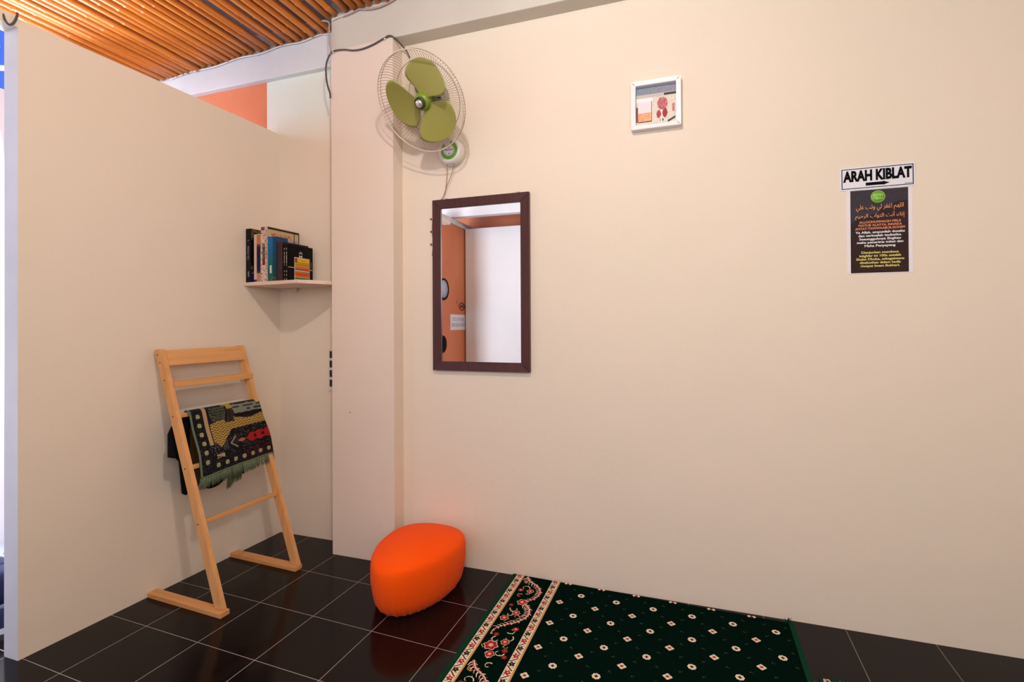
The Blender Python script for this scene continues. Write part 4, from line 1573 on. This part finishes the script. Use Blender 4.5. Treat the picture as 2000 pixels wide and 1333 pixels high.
# second rug whose patterned corner just shows beyond it
rg = empty('floral_rug', (0.458, 2.005, 0), R(-1.5))
bm = bmesh.new(); box(bm, (0, -1.1, 0), (0.75, 0, 0.008), 0.002)
link('pile', bm, M['carpet_edge'], rg)
bm = bmesh.new()
random.seed(4)
for i in range(17):
    for j in range(26):
        u_, v_ = 0.025 + i * 0.044 + random.uniform(-.006, .006), 0.02 + j * 0.042
        if u_ > 0.735: continue
        disc(bm, u_, -v_, 0.013, 0.0090, CREAM if (i + j) % 2 else PINK, 14, 5, 0.25, random.random() * 6)
        disc(bm, u_, -v_, 0.005, 0.0094, RED if (i + j) % 2 else DARK, 8)
link('floral_pattern', bm, mats, rg)
tag(rg, 'cream and pink floral rug corner just right of the green carpet at bottom edge', 'rug')

# ------------------------------------------------------------------ things seen in the mirror on the orange wall
ck = empty('wall_clock', (-2.6, -0.545, 1.66), R(90))     # local -y faces the room (+x)
BT2 = Matrix.Rotation(R(90), 4, 'X')
bm = bmesh.new(); lathe(bm, [(0, 0.0005), (0.125, 0.0005), (0.125, 0.030), (0.112, 0.034), (0.105, 0.022), (0, 0.022)], 48)
link('rim', bm, M['black'], ck, matrix=BT2)
bm = bmesh.new(); lathe(bm, [(0, 0.024), (0.104, 0.024), (0.104, 0.022)], 40)
link('dial', bm, mat('pale_dial', lin(186, 188, 210), 0.4), ck, matrix=BT2)
tag(ck, 'round wall clock with a dark rim, reflected at the left edge of the mirror', 'clock')
ds = empty('round_plaque', (-2.6, -0.53, 1.02), R(90))
bm = bmesh.new(); lathe(bm, [(0, 0.0005), (0.10, 0.0005), (0.10, 0.018), (0.09, 0.022), (0, 0.022)], 40)
link('disc', bm, M['black'], ds, matrix=BT2)
tag(ds, 'round black plaque low on the orange wall, reflected at the left edge of the mirror', 'plaque')
sn = empty('paper_sign', (-2.6, -0.985, 1.275), R(90))
bm = bmesh.new(); box(bm, (-0.22, -0.002, -0.095), (0.22, -0.0004, 0.095)); link('sheet', bm, M['paper'], sn)
M['blue_ink'] = mat('grey_blue_ink', lin(118, 124, 168), 0.6)
text_mesh('lettering', 'BATAS SUCI', 0.05, M['blue_ink'], sn, (0.0, -0.0024, 0.018), width=0.33, height=0.040)
text_mesh('lettering', 'LEPAS ALAS KAKI', 0.05, M['blue_ink'], sn, (0.0, -0.0024, -0.055), width=0.38, height=0.045)
tag(sn, 'white paper sign with two lines of blue-grey capitals, reflected in the mirror', 'sign')
dc = empty('wall_decal', (-2.6, -1.10, 1.475), R(90))
M['decal'] = mat('purple_black_decal', lin(66, 34, 52), 0.5)
bm = bmesh.new(); lathe(bm, [(0.050, 0.0004), (0.050, 0.0012), (0.066, 0.0012), (0.066, 0.0004)], 36); bmesh.ops.scale(bm, vec=(1.35, 0.8, 1), verts=bm.verts[:])
link('oval_outline', bm, M['decal'], dc, matrix=BT2)
text_mesh('lettering', 'OMA', 0.05, M['decal'], dc, (0.0, -0.0012, -0.022), width=0.13, height=0.046, bold=0.0015)
bm = bmesh.new(); prism(bm, [(0.145, 0.02), (0.150, 0.075), (0.138, 0.078), (0.132, 0.03)], 'y', -0.0012, -0.0004)
link('accent_stroke', bm, M['decal'], dc)
tag(dc, 'dark oval lettered decal on the orange wall above the paper sign, seen in the mirror', 'decal')

# ------------------------------------------------------------------ outside the doorway: slivers at the left edge
bm = bmesh.new(); box(bm, (-5.9, -3.0, 0.0), (-3.05, RC - 0.01, 0.012))
M['terrace'] = plaster('pale_terrace', lin(206, 212, 226), lin(176, 186, 206), specks=False)
o = link('terrace', bm, M['terrace']); o['kind'] = 'structure'; o.name = 'floor_outside'
bm = bmesh.new(); box(bm, (-3.75, 1.25, 0), (-3.68, 2.36, 2.62)); struct('wall_outside', bm, M['white_wall'])
bn = empty('hanging_banner', (-4.6, 2.1, 3.14), R(62))
bm = bmesh.new(); box(bm, (-0.9, -0.004, -0.26), (0.9, 0.0, 0.24)); link('cloth', bm, mat('blue_banner', lin(60, 100, 190), 0.6), bn)
bm = bmesh.new()
for k in range(7):
    x_ = -0.75 + k * 0.24
    prism(bm, [(x_, -0.25), (x_ + 0.05, -0.25), (x_ + 0.13, 0.10), (x_ + 0.08, 0.10)], 'y', -0.006, -0.004)
    prism(bm, [(x_ + 0.02, -0.10), (x_ + 0.18, -0.06), (x_ + 0.18, -0.02), (x_ + 0.02, -0.06)], 'y', -0.006, -0.004)
link('white_strokes', bm, M['white'], bn)
tag(bn, 'blue banner with white strokes outside, a sliver at the upper left edge', 'banner')
M['navy_cloth'] = mat('navy_cloth', lin(20, 30, 70), 0.8)
M['sole'] = mat('white_rubber', lin(214, 218, 232), 0.6)


def shoe(loc, rz, m, label):
    r_ = empty('sneaker', loc, rz)
    bm = bmesh.new()
    outl = [(-0.13, 0.03), (-0.12, 0.036), (-0.04, 0.032), (0.05, 0.045), (0.11, 0.040), (0.14, 0.015), (0.14, -0.015), (0.11, -0.038), (0.05, -0.044), (-0.04, -0.030), (-0.12, -0.036), (-0.13, -0.03)]
    prism(bm, outl, 'z', 0, 0.024)
    link('sole', bm, M['sole'], r_)
    bm = bmesh.new()
    levels = [(0.024, 1.0, 0.14), (0.05, 0.96, 0.13), (0.075, 0.80, 0.05), (0.10, 0.66, -0.01)]
    prev = None
    for z, s, xm in levels:
        ring_ = [bm.verts.new((min(x_ * s if x_ > 0 else x_ * (0.9 + 0.1 * s), xm), y_ * s, z)) for x_, y_ in outl]
        if prev:
            for k in range(len(outl)):
                bm.faces.new((prev[k], prev[(k + 1) % len(outl)], ring_[(k + 1) % len(outl)], ring_[k]))
        prev = ring_
    bm.faces.new(prev)
    link('upper', bm, m, r_, True)
    tag(r_, label, 'shoe')
    return r_


shoe((-2.62, 1.30, 0), R(70), M['navy_cloth'], 'dark sneaker with a white sole outside the doorway by the foot of the partition end')
bag = empty('duffel_bag', (-2.98, 1.50, 0.012), R(-60))
bm = bmesh.new(); box(bm, (-0.20, -0.10, 0), (0.20, 0.10, 0.155), 0.045)
link('bag_body', bm, M['navy_cloth'], bag, True)
bm = bmesh.new()
for x_ in (-0.11, 0.11):
    tube(bm, spline([(x_, -0.103, 0.03), (x_, -0.104, 0.10), (x_, -0.085, 0.155), (x_ * 0.8, -0.02, 0.185), (x_ * 0.8, 0.03, 0.165), (x_, 0.085, 0.155)], 4), 0.007, 6)
link('strap', bm, M['sole'], bag)
tag(bag, 'dark navy bag with pale straps lying outside the doorway at the left edge', 'bag')
